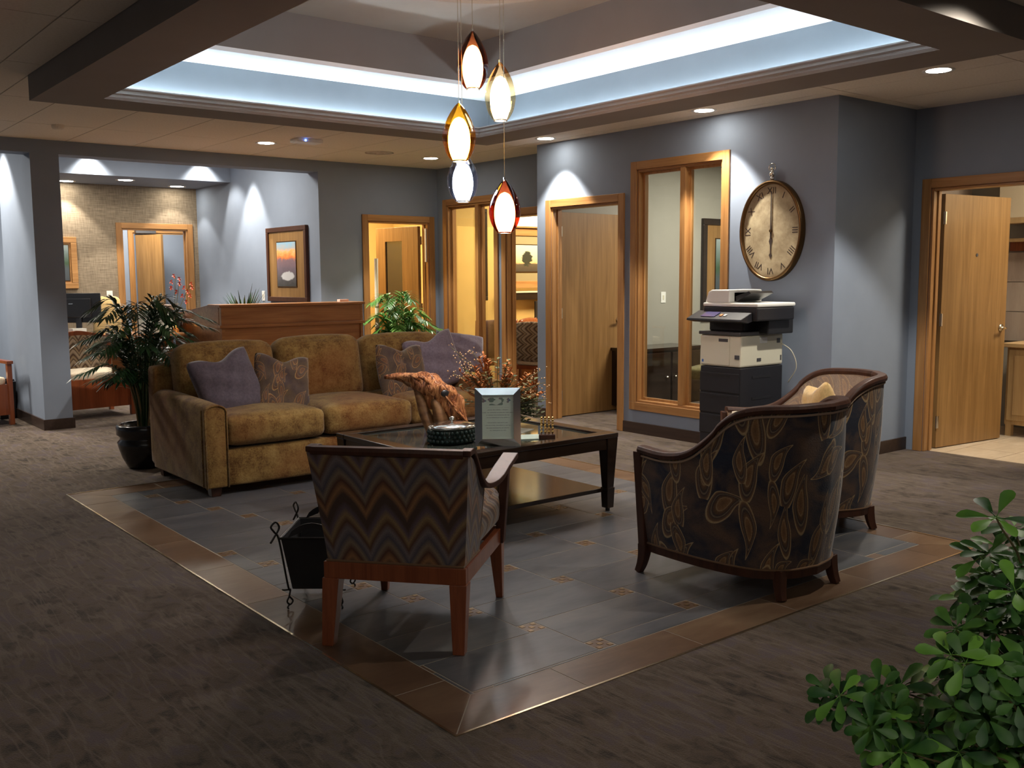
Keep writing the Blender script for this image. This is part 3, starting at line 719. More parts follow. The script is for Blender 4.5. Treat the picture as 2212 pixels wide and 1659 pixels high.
# ------------------------------------------------------------------ pendant lamps
def tinted(name, a, b, w=.5):
    m = bpy.data.materials.new(name); m.use_nodes = True; nt = m.node_tree; nt.nodes.remove(nt.nodes['Principled BSDF'])
    tc = nt.nodes.new('ShaderNodeTexCoord'); sp = nt.nodes.new('ShaderNodeSeparateXYZ'); nt.links.new(tc.outputs['Object'], sp.inputs[0])
    rp = nt.nodes.new('ShaderNodeValToRGB'); rp.color_ramp.elements[0].color = (*a, 1); rp.color_ramp.elements[1].color = (*b, 1)
    rp.color_ramp.elements[0].position = .62; rp.color_ramp.elements[1].position = .95
    mm = nt.nodes.new('ShaderNodeMath'); mm.operation = 'DIVIDE'; mm.inputs[1].default_value = .32; nt.links.new(sp.outputs[2], mm.inputs[0]); nt.links.new(mm.outputs[0], rp.inputs[0])
    t = nt.nodes.new('ShaderNodeBsdfTransparent'); nt.links.new(rp.outputs[0], t.inputs[0])
    g = nt.nodes.new('ShaderNodeBsdfGlossy'); g.inputs['Roughness'].default_value = .05
    mx = nt.nodes.new('ShaderNodeMixShader'); nt.links.new(facing_refl(nt, .6), mx.inputs[0]); nt.links.new(t.outputs[0], mx.inputs[1]); nt.links.new(g.outputs[0], mx.inputs[2])
    nt.links.new(mx.outputs[0], nt.nodes['Material Output'].inputs[0]); return m
def pendant(x, y, zb, ht, wd, mat, lab, glow, gs, pk):
    """teardrop glass: z=0 at the open bottom"""
    r = thing('pendant_lamp', lab, 'lamp', (x, y, zb), 0, 'glass teardrop pendants')
    prof = [(.42, 0), (.62, .06), (.85, .18), (.98, .33), (1.0, .42), (.94, .55), (.76, .70), (.52, .83), (.28, .93), (.10, .985), (.03, 1.0)]
    P = cr([(a * wd / 2, b * ht, 0) for a, b in prof], 3)
    MB().lathe([(p.x, p.y) for p in P], 40).build('outer_glass', mat, r, smooth=True)
    inner = [(.38, .0), (.50, .08), (.62, .2), (.66, .34), (.62, .48), (.50, .60), (.30, .70), (.05, .74)]
    P = cr([(a * wd / 2, b * ht + .006, 0) for a, b in inner], 3)
    MB().lathe([(p.x, p.y) for p in P], 32).build('inner_shade', emit('shade_glow', glow, gs), r, smooth=True)
    MB().lathe([(.36 * wd / 2, -.001), (.44 * wd / 2, -.001), (.44 * wd / 2, .006), (.36 * wd / 2, .006)], 32).build('bottom_ring', M['silver'], r)
    MB().tube([(0, 0, ht - .02), (0, 0, ht + .01)], .007, 10).build('cap', M['silver'], r)
    MB().tube([(0, 0, ht), (0, 0, 3.19 - zb)], .0022, 6).build('cord', M['nickel'], r)
    spot((x, y, zb - .01), (x, y, 0), pk, 150, .6, glow, .04)
GA = tinted('amber_brown_glass', (.55, .16, .05), (.10, .02, .01)); GO = tinted('golden_glass', (1.0, .55, .06), (.75, .38, .02))
GC = tinted('clear_amber_glass', (.95, .80, .55), (.62, .42, .22)); GB = tinted('clear_blue_glass', (.72, .78, .98), (.55, .62, .85)); GR = tinted('red_brown_glass', (.60, .12, .035), (.16, .02, .01))
pendant(3.545, 4.78, 2.520, .335, .185, GA, 'brown glass teardrop pendant lamp hanging highest in the cluster', (1, .90, .76), 20, L_PEND * .4)
pendant(3.620, 4.615, 2.325, .335, .180, GC, 'clear amber glass pendant lamp second from the top, overlapping the brown one', (1, .95, .86), 14, L_PEND)
pendant(3.415, 4.745, 2.090, .335, .196, GO, 'golden yellow glass pendant lamp at the left of the cluster', (1, .94, .80), 14, L_PEND)
pendant(3.470, 4.790, 1.862, .300, .185, GB, 'clear bluish glass pendant lamp just below the golden one', (.93, .95, 1), 12, L_PEND)
pendant(3.592, 4.545, 1.672, .310, .186, GR, 'red brown glass pendant lamp hanging lowest in the cluster', (1, .93, .84), 22, L_PEND)
r = thing('pendant_canopy', 'round metal canopy plate holding the pendant cords at the tray ceiling', 'canopy', (3.53, 4.68, 3.22))
MB().lathe([(.001, -.03), (.22, -.03), (.235, -.02), (.235, 0)], 40).build('plate', M['nickel'], r, smooth=False)
# ================================================================== furniture
def prox(pts): return [V(p) for p in pts]
# ---- sofa (local: x along length from left outer side, y depth from front 0 to back, z up)
SX, SL, SD = 2.34, 2.44, 1.08
r = thing('sofa', 'gold chenille three seat sofa in front of the reception desk', 'sofa', (SX, 6.07, 0))
ch = M['chenille']
mb = MB(); mb.soft((SL / 2, .10, .185), (SL - .20, .16, .25), .025, (0, .004, 0), 6); mb.soft((SL / 2, .55, .20), (SL - .24, .85, .22), .02, (0, 0, 0), 4); mb.build('base', ch, r, smooth=True)
def arm(x0, x1, nm):
    # outline in the y-z plane, extruded over x, rounded top
    mb = MB(); W = x1 - x0
    def sec(y, top):
        pts = []
        for k in range(9):
            th = PI * k / 8; pts.append((x0 + W / 2 - math.cos(th) * (W / 2), top - .045 + math.sin(th) * .045))
        return [(x0, .065)] + pts + [(x1, .065)]
    ys = [(0, .605), (.03, .612), (.25, .622), (.6, .632), (.95, .635), (1.0, .63)]
    vs = []; fs = []; n = 11
    for y, t in ys:
        for (x, z) in sec(y, t): vs.append((x, y, z))
    for i in range(len(ys) - 1):
        for k in range(n): k2 = (k + 1) % n; fs.append((i * n + k, i * n + k2, (i + 1) * n + k2, (i + 1) * n + k))
    fs += [tuple(range(n)), tuple((len(ys) - 1) * n + k for k in range(n))]
    mb.add(vs, fs); o = mb.build('arm', ch, r, smooth=True, bevel=.012)
    # piping round the front face
    P = [V((x, -.002, z)) for (x, z) in sec(0, .605)]
    MB().tube(P, .006, 6).build('piping', ch, o, smooth=True)
    P = [V((x0 - .002 if nm else x1 + .002, .055, z)) for z in (.07, .3, .5, .575)]; MB().tube(P, .005, 6).build('piping', ch, o, smooth=True)
    return o
arm(0, .145, 1); arm(SL - .145, SL, 0)
mb = MB(); mb.soft((SL / 2, 1.0, .44), (SL, .17, .74), .05, (0, .01, .0), 8); mb.build('back_frame', ch, r, smooth=True)
cw = (SL - .29) / 3
for k in range(3):
    mb = MB(); mb.soft((.145 + cw * (k + .5), .40, .425), (cw - .006, .84, .20), .055, (0, .018, .028), 10); mb.build('seat_cushion', ch, r, smooth=True)
for k in range(3):
    mb = MB(); mb.soft((0, 0, 0), ((cw + .03 if k != 1 else cw) - .008, .24, .50), .085, (.0, .045, .022), 10)
    mb.build('back_cushion', ch, r, smooth=True, loc=(.145 + cw * (k + .5) + (-.03, 0, .03)[k], .80, .70 + (.0, .012, .0)[k]), rot=(rad(-11), 0, rad((1, 0, -1)[k])))
for x, y in ((.08, .08), (SL - .08, .08), (.08, .98), (SL - .08, .98)):
    MB().taper((x, y, 0), (.03, .03), (x, y, .07), (.04, .04)).build('leg', M['mahog'], r, bevel=.003)
# ---- throw pillows
def pillow(name, lab, mat, loc, rot, w=.46, h=.44, t=.19, chop=.035, group='sofa throw pillows', piping=None, cat='pillow'):
    mb = MB(); n = 18
    def edge(u, v):
        a = 1 - abs(u) ** 2.2; b = 1 - abs(v) ** 2.2; return max(0, a) ** .45 * max(0, b) ** .45
    random.seed(hash(lab) % 100 if False else len(lab))
    ph = random.uniform(0, 6)
    def f(sgn):
        def g(i, j):
            u, v = 2 * i - 1, 2 * j - 1; k = 1 - .025 * (1 - abs(u) ** 2) * abs(v) ** 3 - .05 * abs(u * v) ** 6; k2 = 1 - .025 * (1 - abs(v) ** 2) * abs(u) ** 3 - .05 * abs(u * v) ** 6
            e = edge(u, v); z = v * h / 2 * k - chop * math.exp(-(u / .42) ** 2) * max(0, v) ** 1.5 * 1.6
            wr = .010 * math.sin(9 * v + 4 * u + ph) * e + .007 * math.sin(14 * u - 6 * v + ph) * e
            return (u * w / 2 * k2, sgn * (t / 2 * e + wr * e) - .02 * v * v, z)
        return g
    for sgn in (-1, 1): mb.grid(f(sgn), n, n, lambda a, b: (a * w, b * h))
    o = mb.build(name, mat, None, smooth=True, loc=loc, rot=rot)
    bm = bmesh.new(); bm.from_mesh(o.data); bmesh.ops.remove_doubles(bm, verts=bm.verts, dist=.0004); bmesh.ops.recalc_face_normals(bm, faces=bm.faces); bm.to_mesh(o.data); bm.free()
    return tag(o, lab, cat, group)
pillow('throw_pillow', 'plain grey throw pillow leaning at the left arm of the sofa', M['greycush'], (2.685, 6.52, .685), (rad(-22), rad(-12), rad(8)), .48, .46)
pillow('throw_pillow', 'paisley throw pillow beside the plain grey one on the sofa', M['paisley_cush'], (3.085, 6.50, .66), (rad(-20), rad(8), rad(-4)), .42, .44)
pillow('throw_pillow', 'paisley throw pillow on the right seat of the sofa behind the carved wood', M['paisley_cush'], (4.11, 6.52, .675), (rad(-20), rad(3), rad(2)), .44, .46)
pillow('throw_pillow', 'lavender grey throw pillow standing tilted beside the right paisley pillow', M['lavender'], (4.47, 6.60, .735), (rad(-16), rad(-14), rad(-8)), .46, .46, .16)
pillow('throw_pillow', 'lavender grey throw pillow resting over the right arm of the sofa', M['lavender'], (4.775, 6.66, .785), (rad(-28), rad(8), rad(-20)), .42, .34, .20, .0)

# ---- coffee table
TXa, TXb, TYa, TYb = 2.85, 4.15, 4.16, 5.28
r = thing('coffee_table', 'large dark wood coffee table with inset glass top and lower shelf', 'table', (TXa, TYa, 0))
W_, D_ = TXb - TXa, TYb - TYa; es = M['espresso']
for a, b in (((0, 0), (W_, .09)), ((0, D_ - .09), (W_, D_)), ((0, .09), (.09, D_ - .09)), ((W_ - .09, .09), (W_, D_ - .09))):
    MB().box((a[0], a[1], .452), (b[0], b[1], .480)).build('top_rail', es, r, bevel=.004)
MB().box((.088, .088, .458), (W_ - .088, D_ - .088, .468)).build('glass_top', M['tableglass'], r)
for a, b in (((.05, .012), (W_ - .05, .035)), ((.05, D_ - .035), (W_ - .05, D_ - .012)), ((.012, .05), (.035, D_ - .05)), ((W_ - .035, .05), (W_ - .012, D_ - .05))):
    MB().box((a[0], a[1], .385), (b[0], b[1], .452)).build('apron', es, r)
for x, y in ((.045, .045), (W_ - .045, .045), (.045, D_ - .045), (W_ - .045, D_ - .045)):
    o = MB().taper((x, y, .145), (.026, .026), (x, y, .452), (.043, .043)).taper((x, y, .02), (.026, .026), (x, y, .145), (.031, .031)).build('leg', es, r, bevel=.003)
    MB().tube([(x, y, 0), (x, y, .022)], .014, 10).build('foot', M['black'], o)
MB().box((.06, .06, .115), (W_ - .06, D_ - .06, .140)).build('shelf', M['espresso'], r, bevel=.003)

# ---- armchair with chevron tapestry, seen from behind
CH_LOC, CH_ROT = (1.935, 3.145, 0), rad(39.6)
def chevron_chair(lab, loc, rot):
    r = thing('armchair', lab, 'chair', loc, rot); mh = M['redwood']
    zb, zt = .325, .765
    def bx(z): return -.005 - .085 * ((z - zb) / (zt - zb)) ** 1.3     # back plane x
    def hw(z): return .275 + .04 * (z - zb) / (zt - zb)                # half width
    mb = MB()
    # outer back
    def fb(i, j): z = zb + (zt - zb) * j; y = (1 - 2 * i) * hw(z); return (bx(z) + .012 * abs(1 - 2 * i) ** 6, y, z)
    mb.grid(fb, 14, 10, lambda a, b: (a * .60 + .04, b * .44))
    # side wings
    def topz(x): t = min(1, max(0, (x + .07) / .30)); return zt - .17 * (t * t * (3 - 2 * t))
    def fs(sg):
        def g(i, j):
            x1 = .235; t = topz(-.08 + (x1 + .08) * i); z = zb + (t - zb) * j
            x = bx(z) + .012 + (x1 - bx(z)) * i; return (x, sg * (hw(z) - .002 * 0), z)
        return g
    for sg in (-1, 1): mb.grid(fs(sg), 8, 10, lambda a, b, s=sg: ((a * .32 + .64) if s < 0 else (.04 - a * .32), b * .44))
    mb.build('outer_upholstery', M['chev'], r, smooth=True)
    mb = MB()
    def fi(i, j): z = zb + .1 + (zt - zb - .1) * j; y = (1 - 2 * i) * (hw(z) - .05); return (bx(z) + .10 + .03 * math.cos(PI * (i - .5)), y, z)
    mb.grid(fi, 12, 8, lambda a, b: (a * .5, b * .4))
    for sg in (-1, 1):
        def gi(i, j, s=sg): t = topz(-.02 + .25 * i); z = zb + .1 + (t - zb - .1) * j; return (bx(z) + .10 + (.235 - bx(z) - .10) * i, s * (hw(z) - .05), z)
        mb.grid(gi, 6, 6, lambda a, b: (a * .3, b * .4))
        mb.add([(.235, sg * hw(zb), zb), (.235, sg * (hw(zb) - .05), zb), (.235, sg * (hw(zt) - .062), topz(.235)), (.235, sg * (hw(zt) - .012), topz(.235))], [(0, 1, 2, 3)])
    mb.build('inner_upholstery', M['chev_seat'], r, smooth=True)
    # top rail and arms in one bent piece per side
    P = cr([(bx(zt) + .03, -hw(zt) + .02, zt + .008), (bx(zt) + .012, 0, zt + .012), (bx(zt) + .03, hw(zt) - .02, zt + .008)], 8)
    MB().sweep(P, [(-.025, -.014), (.022, -.014), (.026, .004), (.018, .014), (-.022, .014), (-.028, 0)]).build('top_rail', M['mahog'], r, smooth=False)
    for sg in (-1, 1):
        y = sg * (hw(zt) - .012)
        P = cr([(bx(zt) + .02, y, zt + .010), (.0, y, zt + .008), (.06, y, zt - .045), (.13, y, zt - .115), (.21, y * 1.01, zt - .165), (.34, y * 1.03, zt - .175), (.50, y * 1.04, zt - .150), (.665, y * 1.05, zt - .125)], 5)
        wd = [.020 + .014 * min(1, max(0, (p.x - .2) / .2)) for p in P]; vs = []; fs = []; N = len(P)
        for p, a in zip(P, wd):
            for dy, dz in ((-a, -.011), (a, -.011), (a, .011), (-a, .011)): vs.append((p.x, p.y + dy, p.z + dz))
        for i in range(N - 1):
            for k in range(4): k2 = (k + 1) % 4; fs.append((i * 4 + k, i * 4 + k2, (i + 1) * 4 + k2, (i + 1) * 4 + k))
        fs += [(0, 1, 2, 3), tuple((N - 1) * 4 + k for k in range(4))]
        mb = MB(); mb.add(vs, fs); mb.build('arm', M['mahog'], r, bevel=.003)
        P = [V((.62, sg * .283, .30)), V((.625, sg * .29, .45)), V((.64, sg * .305, zt - .14))]
        mb = MB(); mb.taper((.615, sg * .278, .26), (.024, .020), (.635, sg * .305, zt - .140), (.022, .016)); mb.build('arm_post', M['mahog'], r, bevel=.003)
    # rails
    for a, b in (((-.015, -.285), (.012, .285)), ((.625, -.285), (.652, .285)), ((.012, .258), (.625, .285)), ((.012, -.285), (.625, -.258))):
        MB().box((a[0], a[1], .258), (b[0], b[1], .325)).build('seat_rail', mh, r, bevel=.003)
    for sg in (-1, 1):
        MB().taper((-.03, sg * .262, 0), (.023, .023), (.010, sg * .255, .262), (.034, .034)).build('leg', mh, r, bevel=.003)
        MB().taper((.648, sg * .268, 0), (.015, .015), (.628, sg * .258, .262), (.030, .030)).build('leg', mh, r, bevel=.003)
    mb = MB(); mb.soft((.41, 0, .415), (.56, .55, .18), .06, (.03, .012, .045), 10); mb.build('seat_cushion', M['chev_seat'], r, smooth=True)
    P = [V((bx(zb) - .002 + .0, hw(zb), zb + .004)), V((bx(zb) - .002, -hw(zb), zb + .004)), V((.235, -hw(zb) - .002, zb + .004))]; MB().tube(P, .005, 6).build('piping', M['chev_seat'], r)
    return r
chevron_chair('wood framed armchair in dark chevron tapestry, seen from behind in front of the coffee table', CH_LOC, CH_ROT)

# ---- paisley tub chairs
def tub_chair(lab, loc, rot):
    r = thing('tub_chair', lab, 'chair', loc, rot, 'paisley tub chairs')
    half = [(.395, .40, .600), (.402, .24, .592), (.397, .11, .615), (.382, .01, .685), (.358, -.09, .785), (.315, -.19, .832), (.18, -.325, .843), (0, -.37, .845)]
    halfb = [(.350, .395, .145), (.355, .24, .142), (.345, .08, .138), (.322, -.04, .134), (.290, -.14, .131), (.245, -.215, .129), (.145, -.285, .127), (0, -.315, .126)]
    n = 5; T = cr(half, n); B = cr(halfb, n)
    T = [V((-p.x, p.y, p.z)) for p in T[:-1]] + [p.copy() for p in reversed(T)]; B = [V((-p.x, p.y, p.z)) for p in B[:-1]] + [p.copy() for p in reversed(B)]
    N = len(T) - 1; s = [0]
    for i in range(N): s.append(s[-1] + (T[i + 1] - T[i]).xy.length * .9 + .1 * (T[i + 1] - T[i]).length)
    def nrm(P, i):
        t = (P[min(i + 1, N)] - P[max(i - 1, 0)]); t.z = 0; t.normalize(); return V((t.y, -t.x, 0)) * -1
    def outer(i, j):
        k = round(i * N); a, b = B[k], T[k]; p = a.lerp(b, j); out = nrm(T, k); return p - out * (.018 * math.sin(PI * j)) if (p.xy - V((0, .1))).dot(out.xy) < 0 else p + out * (.018 * math.sin(PI * j))
    mb = MB(); mb.grid(outer, N, 10, lambda a, b: (s[round(a * N)], .13 + b * (T[round(a * N)].z - .13)))
    mb.build('outer_upholstery', M['paisley'], r, smooth=True)
    cen = V((0, .18, 0))
    def ins(p, d):
        k = V((cen.x - p.x, cen.y - p.y, 0)); 
        if abs(p.x) > .33 and p.y > -.05: k = V((-p.x, 0, 0))
        k.normalize(); return p + k * d
    def inner(i, j):
        k = round(i * N); t = T[k]; bz = .34; q = V((B[k].x, B[k].y, bz)); return ins(t, .035).lerp(ins(q, .11), j)
    mb = MB(); mb.grid(inner, N, 8, lambda a, b: (s[round(a * N)], .8 - b * .45)); mb.build('inner_upholstery', M['paisley_in'], r, smooth=True)
    P = [p + V((0, 0, .004)) for p in T]
    P = [ins(p, .012) for p in P]
    MB().sweep(P, [(-.028, -.014), (.028, -.014), (.031, .004), (.022, .020), (-.022, .020), (-.031, .004)]).build('top_rail', M['mahog'], r, bevel=.004)
    MB().tube([ins(p, -.004) + V((0, 0, -.022)) for p in T], .0055, 6).build('piping', M['paisley_in'], r, smooth=True)
    MB().tube([ins(p, -.006) + V((0, 0, .006)) for p in B], .005, 6).build('piping', M['chev_seat'], r, smooth=True)
    MB().sweep([ins(p, .015) + V((0, 0, 0)) for p in B], [(-.02, -.035), (.018, -.035), (.020, .002), (-.02, .002)]).build('base_rail', M['mahog'], r)
    MB().box((-.335, .365, .105), (.335, .40, .185)).build('front_rail', M['mahog'], r, bevel=.004)
    for sg in (-1, 1):
        MB().taper((sg * .352, .40, .10), (.020, .022), (sg * .383, .405, .595), (.026, .024)).build('arm_post', M['mahog'], r, bevel=.004)
        P = cr([(sg * .350, .40, .14), (sg * .352, .403, .09), (sg * .358, .412, .04), (sg * .366, .426, .0)], 4)
        MB().tube(P, [.036 - .014 * i / (len(P) - 1) for i in range(len(P))], 4).build('leg', M['mahog'], r, bevel=.003)
        P = cr([(sg * .19, -.255, .13), (sg * .194, -.26, .09), (sg * .200, -.268, .04), (sg * .206, -.282, 0)], 4)
        MB().tube(P, [.036 - .012 * i / (len(P) - 1) for i in range(len(P))], 4).build('leg', M['mahog'], r, bevel=.003)
        mb = MB(); k = 0 if sg < 0 else N
        t = T[k]; b = B[k]; mb.add([t, ins(t, .055), ins(V((b.x, b.y, .25)), .06), V((b.x, b.y, .22))], [(0, 1, 2, 3)]); mb.build('arm_front', M['paisley'], r)
    mb = MB(); mb.soft((0, .10, .36), (.56, .56, .17), .06, (0, .03, .03), 8); mb.build('seat_cushion', M['paisley_in'], r, smooth=True)
    return r
tub_chair('paisley tub chair nearest the camera with its rounded back turned to us', (3.715, 2.79, 0), rad(0))
tub_chair('paisley tub chair farther right, turned sideways with a gold pillow inside', (4.82, 3.26, 0), rad(55))
pillow('throw_pillow', 'gold throw pillow inside the farther paisley tub chair', M['goldcush'], (4.81, 3.20, .62), (rad(-14), rad(10), rad(52)), .40, .38, .15, .02, 'tub chair pillows')
pillow('throw_pillow', 'small cream throw pillow against the far arm of the farther tub chair', M['creamcloth'], (4.60, 3.50, .53), (rad(-10), rad(0), rad(140)), .28, .22, .11, .02, 'tub chair pillows')

# ---- metal magazine bin with wrought iron corner legs
bu, bv = V((.77, -.638, 0)), V((.638, .77, 0)); ang = math.atan2(bu.y, bu.x)
r = thing('magazine_bin', 'black metal magazine bin with twisted iron corner legs beside the chevron armchair', 'bin', (1.775, 3.80, 0), ang)
BW, BD = .27, .34
def rect(ins, z): return [(ins, ins, z), (BW - ins, ins, z), (BW - ins, BD - ins, z), (ins, BD - ins, z)]
a, b = rect(.035, .085), rect(.0, .32); ai, bi = rect(.040, .09), rect(.005, .32)
mb = MB()
vs = a + b + ai + bi; fs = [(3, 2, 1, 0)]
for k in range(4): k2 = (k + 1) % 4; fs += [(k, k2, 4 + k2, 4 + k), (8 + k, 8 + k2, 12 + k2, 12 + k), (4 + k, 4 + k2, 12 + k2, 12 + k)]
fs.append((8, 9, 10, 11)); mb.add(vs, fs); mb.build('bin_body', M['black'], r)
P = [V(p) for p in rect(-.004, .318)]; MB().tube(P + [P[0]], .006, 6).build('rim', M['iron'], r)
for yy in (0.0, BD):     # raised end handles
    mb = MB(); O = []; I = []
    for k in range(13):
        t = k / 12; x = .03 + (BW - .06) * t; O.append((x, .32 + .065 * math.sin(PI * t) ** .6)); c = BW / 2; th = PI * (1 - t)
    outl = O
    vs = [(x, yy, z) for x, z in outl] + [(BW / 2 + .045 * math.cos(PI - PI * k / 12), yy, .345 + .018 * math.sin(PI * k / 12)) for k in range(13)]
    fs = [(k, k + 1, 14 + k, 13 + k) for k in range(12)]; mb.add(vs, fs)
    o = mb.build('handle', M['black'], r); sd = o.modifiers.new('solid', 'SOLIDIFY'); sd.thickness = .005
for k, (cx, cy, dx, dy) in enumerate(((0, 0, -1, -1), (BW, 0, 1, -1), (BW, BD, 1, 1), (0, BD, -1, 1))):
    q = .0
    top = V((cx, cy, .31)); bot = V((cx - dx * .028, cy - dy * .028, .085))
    dr = V((dx, dy, 0)).normalized(); mb = MB()
    P = cr([bot + V((0, 0, -.0)), bot + dr * .012 + V((0, 0, .02)), top + dr * .008, top + dr * .03 + V((0, 0, .04)), top + dr * .045 + V((0, 0, .065)), top + dr * .022 + V((0, 0, .082)), top + dr * .006 + V((0, 0, .055)), top + dr * .03 + V((0, 0, .02)), top + dr * .05 + V((0, 0, -.005))], 4)
    mb.tube(P, .0045, 6)
    P = cr([bot, bot + dr * .008 - V((0, 0, .03)), bot + dr * .018 - V((0, 0, .05)), bot + dr * .004 - V((0, 0, .066)), bot - dr * .010 - V((0, 0, .052)), bot + dr * .006 - V((0, 0, .03))], 4); mb.tube(P, .004, 6)
    P = cr([bot + dr * .004 - V((0, 0, .062)), bot + dr * .016 - V((0, 0, .075)), bot + dr * .012 - V((0, 0, .0825))], 4); mb.tube(P, .004, 6)
    P = cr([bot + dr * .0 - V((0, 0, .0)), bot + dr * .03 - V((0, 0, -.004)), bot + dr * .04 + V((0, 0, .008))], 3); mb.tube(P, .0035, 6)
    mb.build('leg', M['iron'], r, smooth=True)

# ---- things on the coffee table
ZT = .480; ZG = .468
# carved driftwood bird
def ext(pts, radii, n=14):
    mb = MB(); mb.tube(pts, radii, n); return mb
random.seed(4)
m = Mat('carved_cedar', .55, spec=.4, coat=.15); v = m.coord('Object', (18, 18, 4)); n_ = m.noise(v, 1.6, 5, .7, 1.6)
m.col(m.ramp(n_, [(.38, (.09, .022, .008)), (.48, (.50, .155, .040)), (.60, (.85, .38, .14))])); m.bump(n_, 1.0, .035); M['cedar'] = m.m
r = thing('wood_sculpture', 'carved reddish driftwood sculpture like a long beaked bird head on the coffee table', 'sculpture', (3.30, 4.86, ZG))
def W3(p): return V(p) - V((3.30, 4.86, ZG))
PB = cr([W3((3.068, 5.063, .822)), W3((3.14, 5.005, .822)), W3((3.205, 4.95, .805)), W3((3.27, 4.90, .765)), W3((3.335, 4.845, .70)), W3((3.39, 4.79, .62)), W3((3.440, 4.735, .535))], 6)
RB = [.010, .024, .046, .078, .088, .070, .014]
rr = []
for i in range(len(PB)):
    t = i / (len(PB) - 1) * 6; k = min(5, int(t)); rr.append(RB[k] + (RB[k + 1] - RB[k]) * (t - k))
mb = MB(); P = PB; nseg = 18; vs = []; fs = []
side = V((.78, -.625, 0)); 
for i, p in enumerate(P):
    t = (P[min(i + 1, len(P) - 1)] - P[max(i - 1, 0)]).normalized(); a = t.cross(V((.62, .78, 0))).normalized(); b = t.cross(a)
    for k in range(nseg):
        th = 2 * PI * k / nseg; q = rr[i] * (1 + .16 * math.sin(3 * th + i * .5) + .10 * math.sin(7 * th - i * .8))
        vs.append(p + a * math.cos(th) * q + b * math.sin(th) * q * .62)
for i in range(len(P) - 1):
    for k in range(nseg): k2 = (k + 1) % nseg; fs.append((i * nseg + k, i * nseg + k2, (i + 1) * nseg + k2, (i + 1) * nseg + k))
fs += [tuple(range(nseg)), tuple((len(P) - 1) * nseg + k for k in range(nseg))]
mb.add(vs, fs); mb.build('carved_head', M['cedar'], r, smooth=True)
m = Mat('smooth_driftwood', .5, spec=.4); v = m.coord('Object', (6, 6, 20)); n_ = m.noise(v, 1.5, 3); m.col(m.ramp(n_, [(.35, (.17, .075, .028)), (.65, (.34, .165, .065))])); M['drift'] = m.m
P = cr([W3((3.16, 4.985, .80)), W3((3.215, 4.945, .765)), W3((3.235, 4.925, .69)), W3((3.25, 4.90, .60)), W3((3.275, 4.87, .52)), W3((3.29, 4.86, .469))], 5)
mb = MB(); mb.tube(P, [.018 + .040 * (i / (len(P) - 1)) ** .8 for i in range(len(P))], 14, flat=.7); mb.build('neck', M['drift'], r, smooth=True)
P = cr([W3((3.30, 4.88, .70)), W3((3.32, 4.85, .62)), W3((3.33, 4.84, .53)), W3((3.33, 4.84, .469))], 4)
mb = MB(); mb.tube(P, [.03, .05, .06, .065, .07, .075, .08, .08, .08, .08, .08, .08, .08][:len(P)], 14, flat=.6); mb.build('base', M['drift'], r, smooth=True)
for c in ((3.322, 4.79, .728),): MB().ball(W3(c), .024, 12, 8, (1.3, .5, .9)).build('eye_hollow', M['black'], r, smooth=True)
for k in range(7):
    t = .3 + .1 * k; i = int(t * (len(PB) - 1)); p = PB[i]; q = PB[min(i + 5, len(PB) - 1)]; off = V((-.02, -.03, .02)) * (1 + .3 * math.sin(k * 2))
    mb = MB(); PP = cr([p + off + V((0, 0, .01)), (p + q) / 2 + off * 1.3 + V((0, 0, .012 * math.sin(k))), q + off], 4); mb.tube(PP, [.006 + .008 * math.sin(PI * j / (len(PP) - 1)) for j in range(len(PP))], 6, flat=.6); mb.build('carved_ridge', M['cedar'], r, smooth=True)
# hexagon patterned box with silver lid
r = thing('trinket_box', 'round dark green beaded box with a silver lid on the coffee table', 'box', (3.235, 4.60, ZG), 0)
MB().lathe([(.001, 0), (.135, 0), (.142, .012), (.142, .078), (.136, .085), (.001, .085)], 36, sy=.8).build('box_body', flat('dark_green_resin', (.018, .032, .028), .25), r, smooth=True)
bm_ = None
bead = MB(); 
for ring_ in range(3):
    for k in range(30):
        th = 2 * PI * (k + .5 * (ring_ % 2)) / 30; bead.ball((.144 * math.cos(th), .144 * .8 * math.sin(th), .020 + .024 * ring_), .0125, 6, 4)
o = bead.build('beading', flat('green_bead', (.022, .045, .040), .2), r, smooth=True); o['kind'] = 'stuff'
MB().lathe([(.138, .085), (.150, .088), (.146, .100), (.10, .112), (.03, .118), (.001, .119)], 36, sy=.8).build('lid', M['silver'], r, smooth=True)
MB().tube([(0, 0, .118), (0, 0, .128)], .006, 8).lathe([(.004, .128), (.014, .134), (.016, .142), (.010, .150), (.001, .152)], 12).build('lid_knob', M['silver'], r, smooth=True)
# certificate in a mirrored frame; faces the camera
fx = V((3.410 - 3.205, 4.185 - 4.335, 0)); fang = math.atan2(fx.y, fx.x)
r = thing('framed_certificate', 'mirrored silver picture frame holding a printed certificate on the coffee table', 'frame', (3.205, 4.335, ZT - .0), fang); r.rotation_euler = (rad(-9), 0, fang)
FW, FH, FB = .255, .325, .040
bev = MB()
o4, i4 = [(0, 0), (FW, 0), (FW, FH), (0, FH)], [(FB, FB), (FW - FB, FB), (FW - FB, FH - FB), (FB, FH - FB)]
for k in range(4):
    k2 = (k + 1) % 4; mb = MB()
    A, B_, C_, D2 = o4[k], o4[k2], i4[k2], i4[k]
    vs = [(A[0], 0, A[1]), (B_[0], 0, B_[1]), (C_[0], -.012, C_[1]), (D2[0], -.012, D2[1]), (A[0], .016, A[1]), (B_[0], .016, B_[1]), (C_[0], .016, C_[1]), (D2[0], .016, D2[1])]
    mb.add(vs, [(0, 1, 2, 3), (4, 7, 6, 5), (0, 4, 5, 1), (3, 2, 6, 7), (1, 5, 6, 2), (0, 3, 7, 4)]); mb.build('frame_rail', M['silver'], r)
m = Mat('certificate_print', .5); x, y, z = m.xyz(m.coord('Object')); 
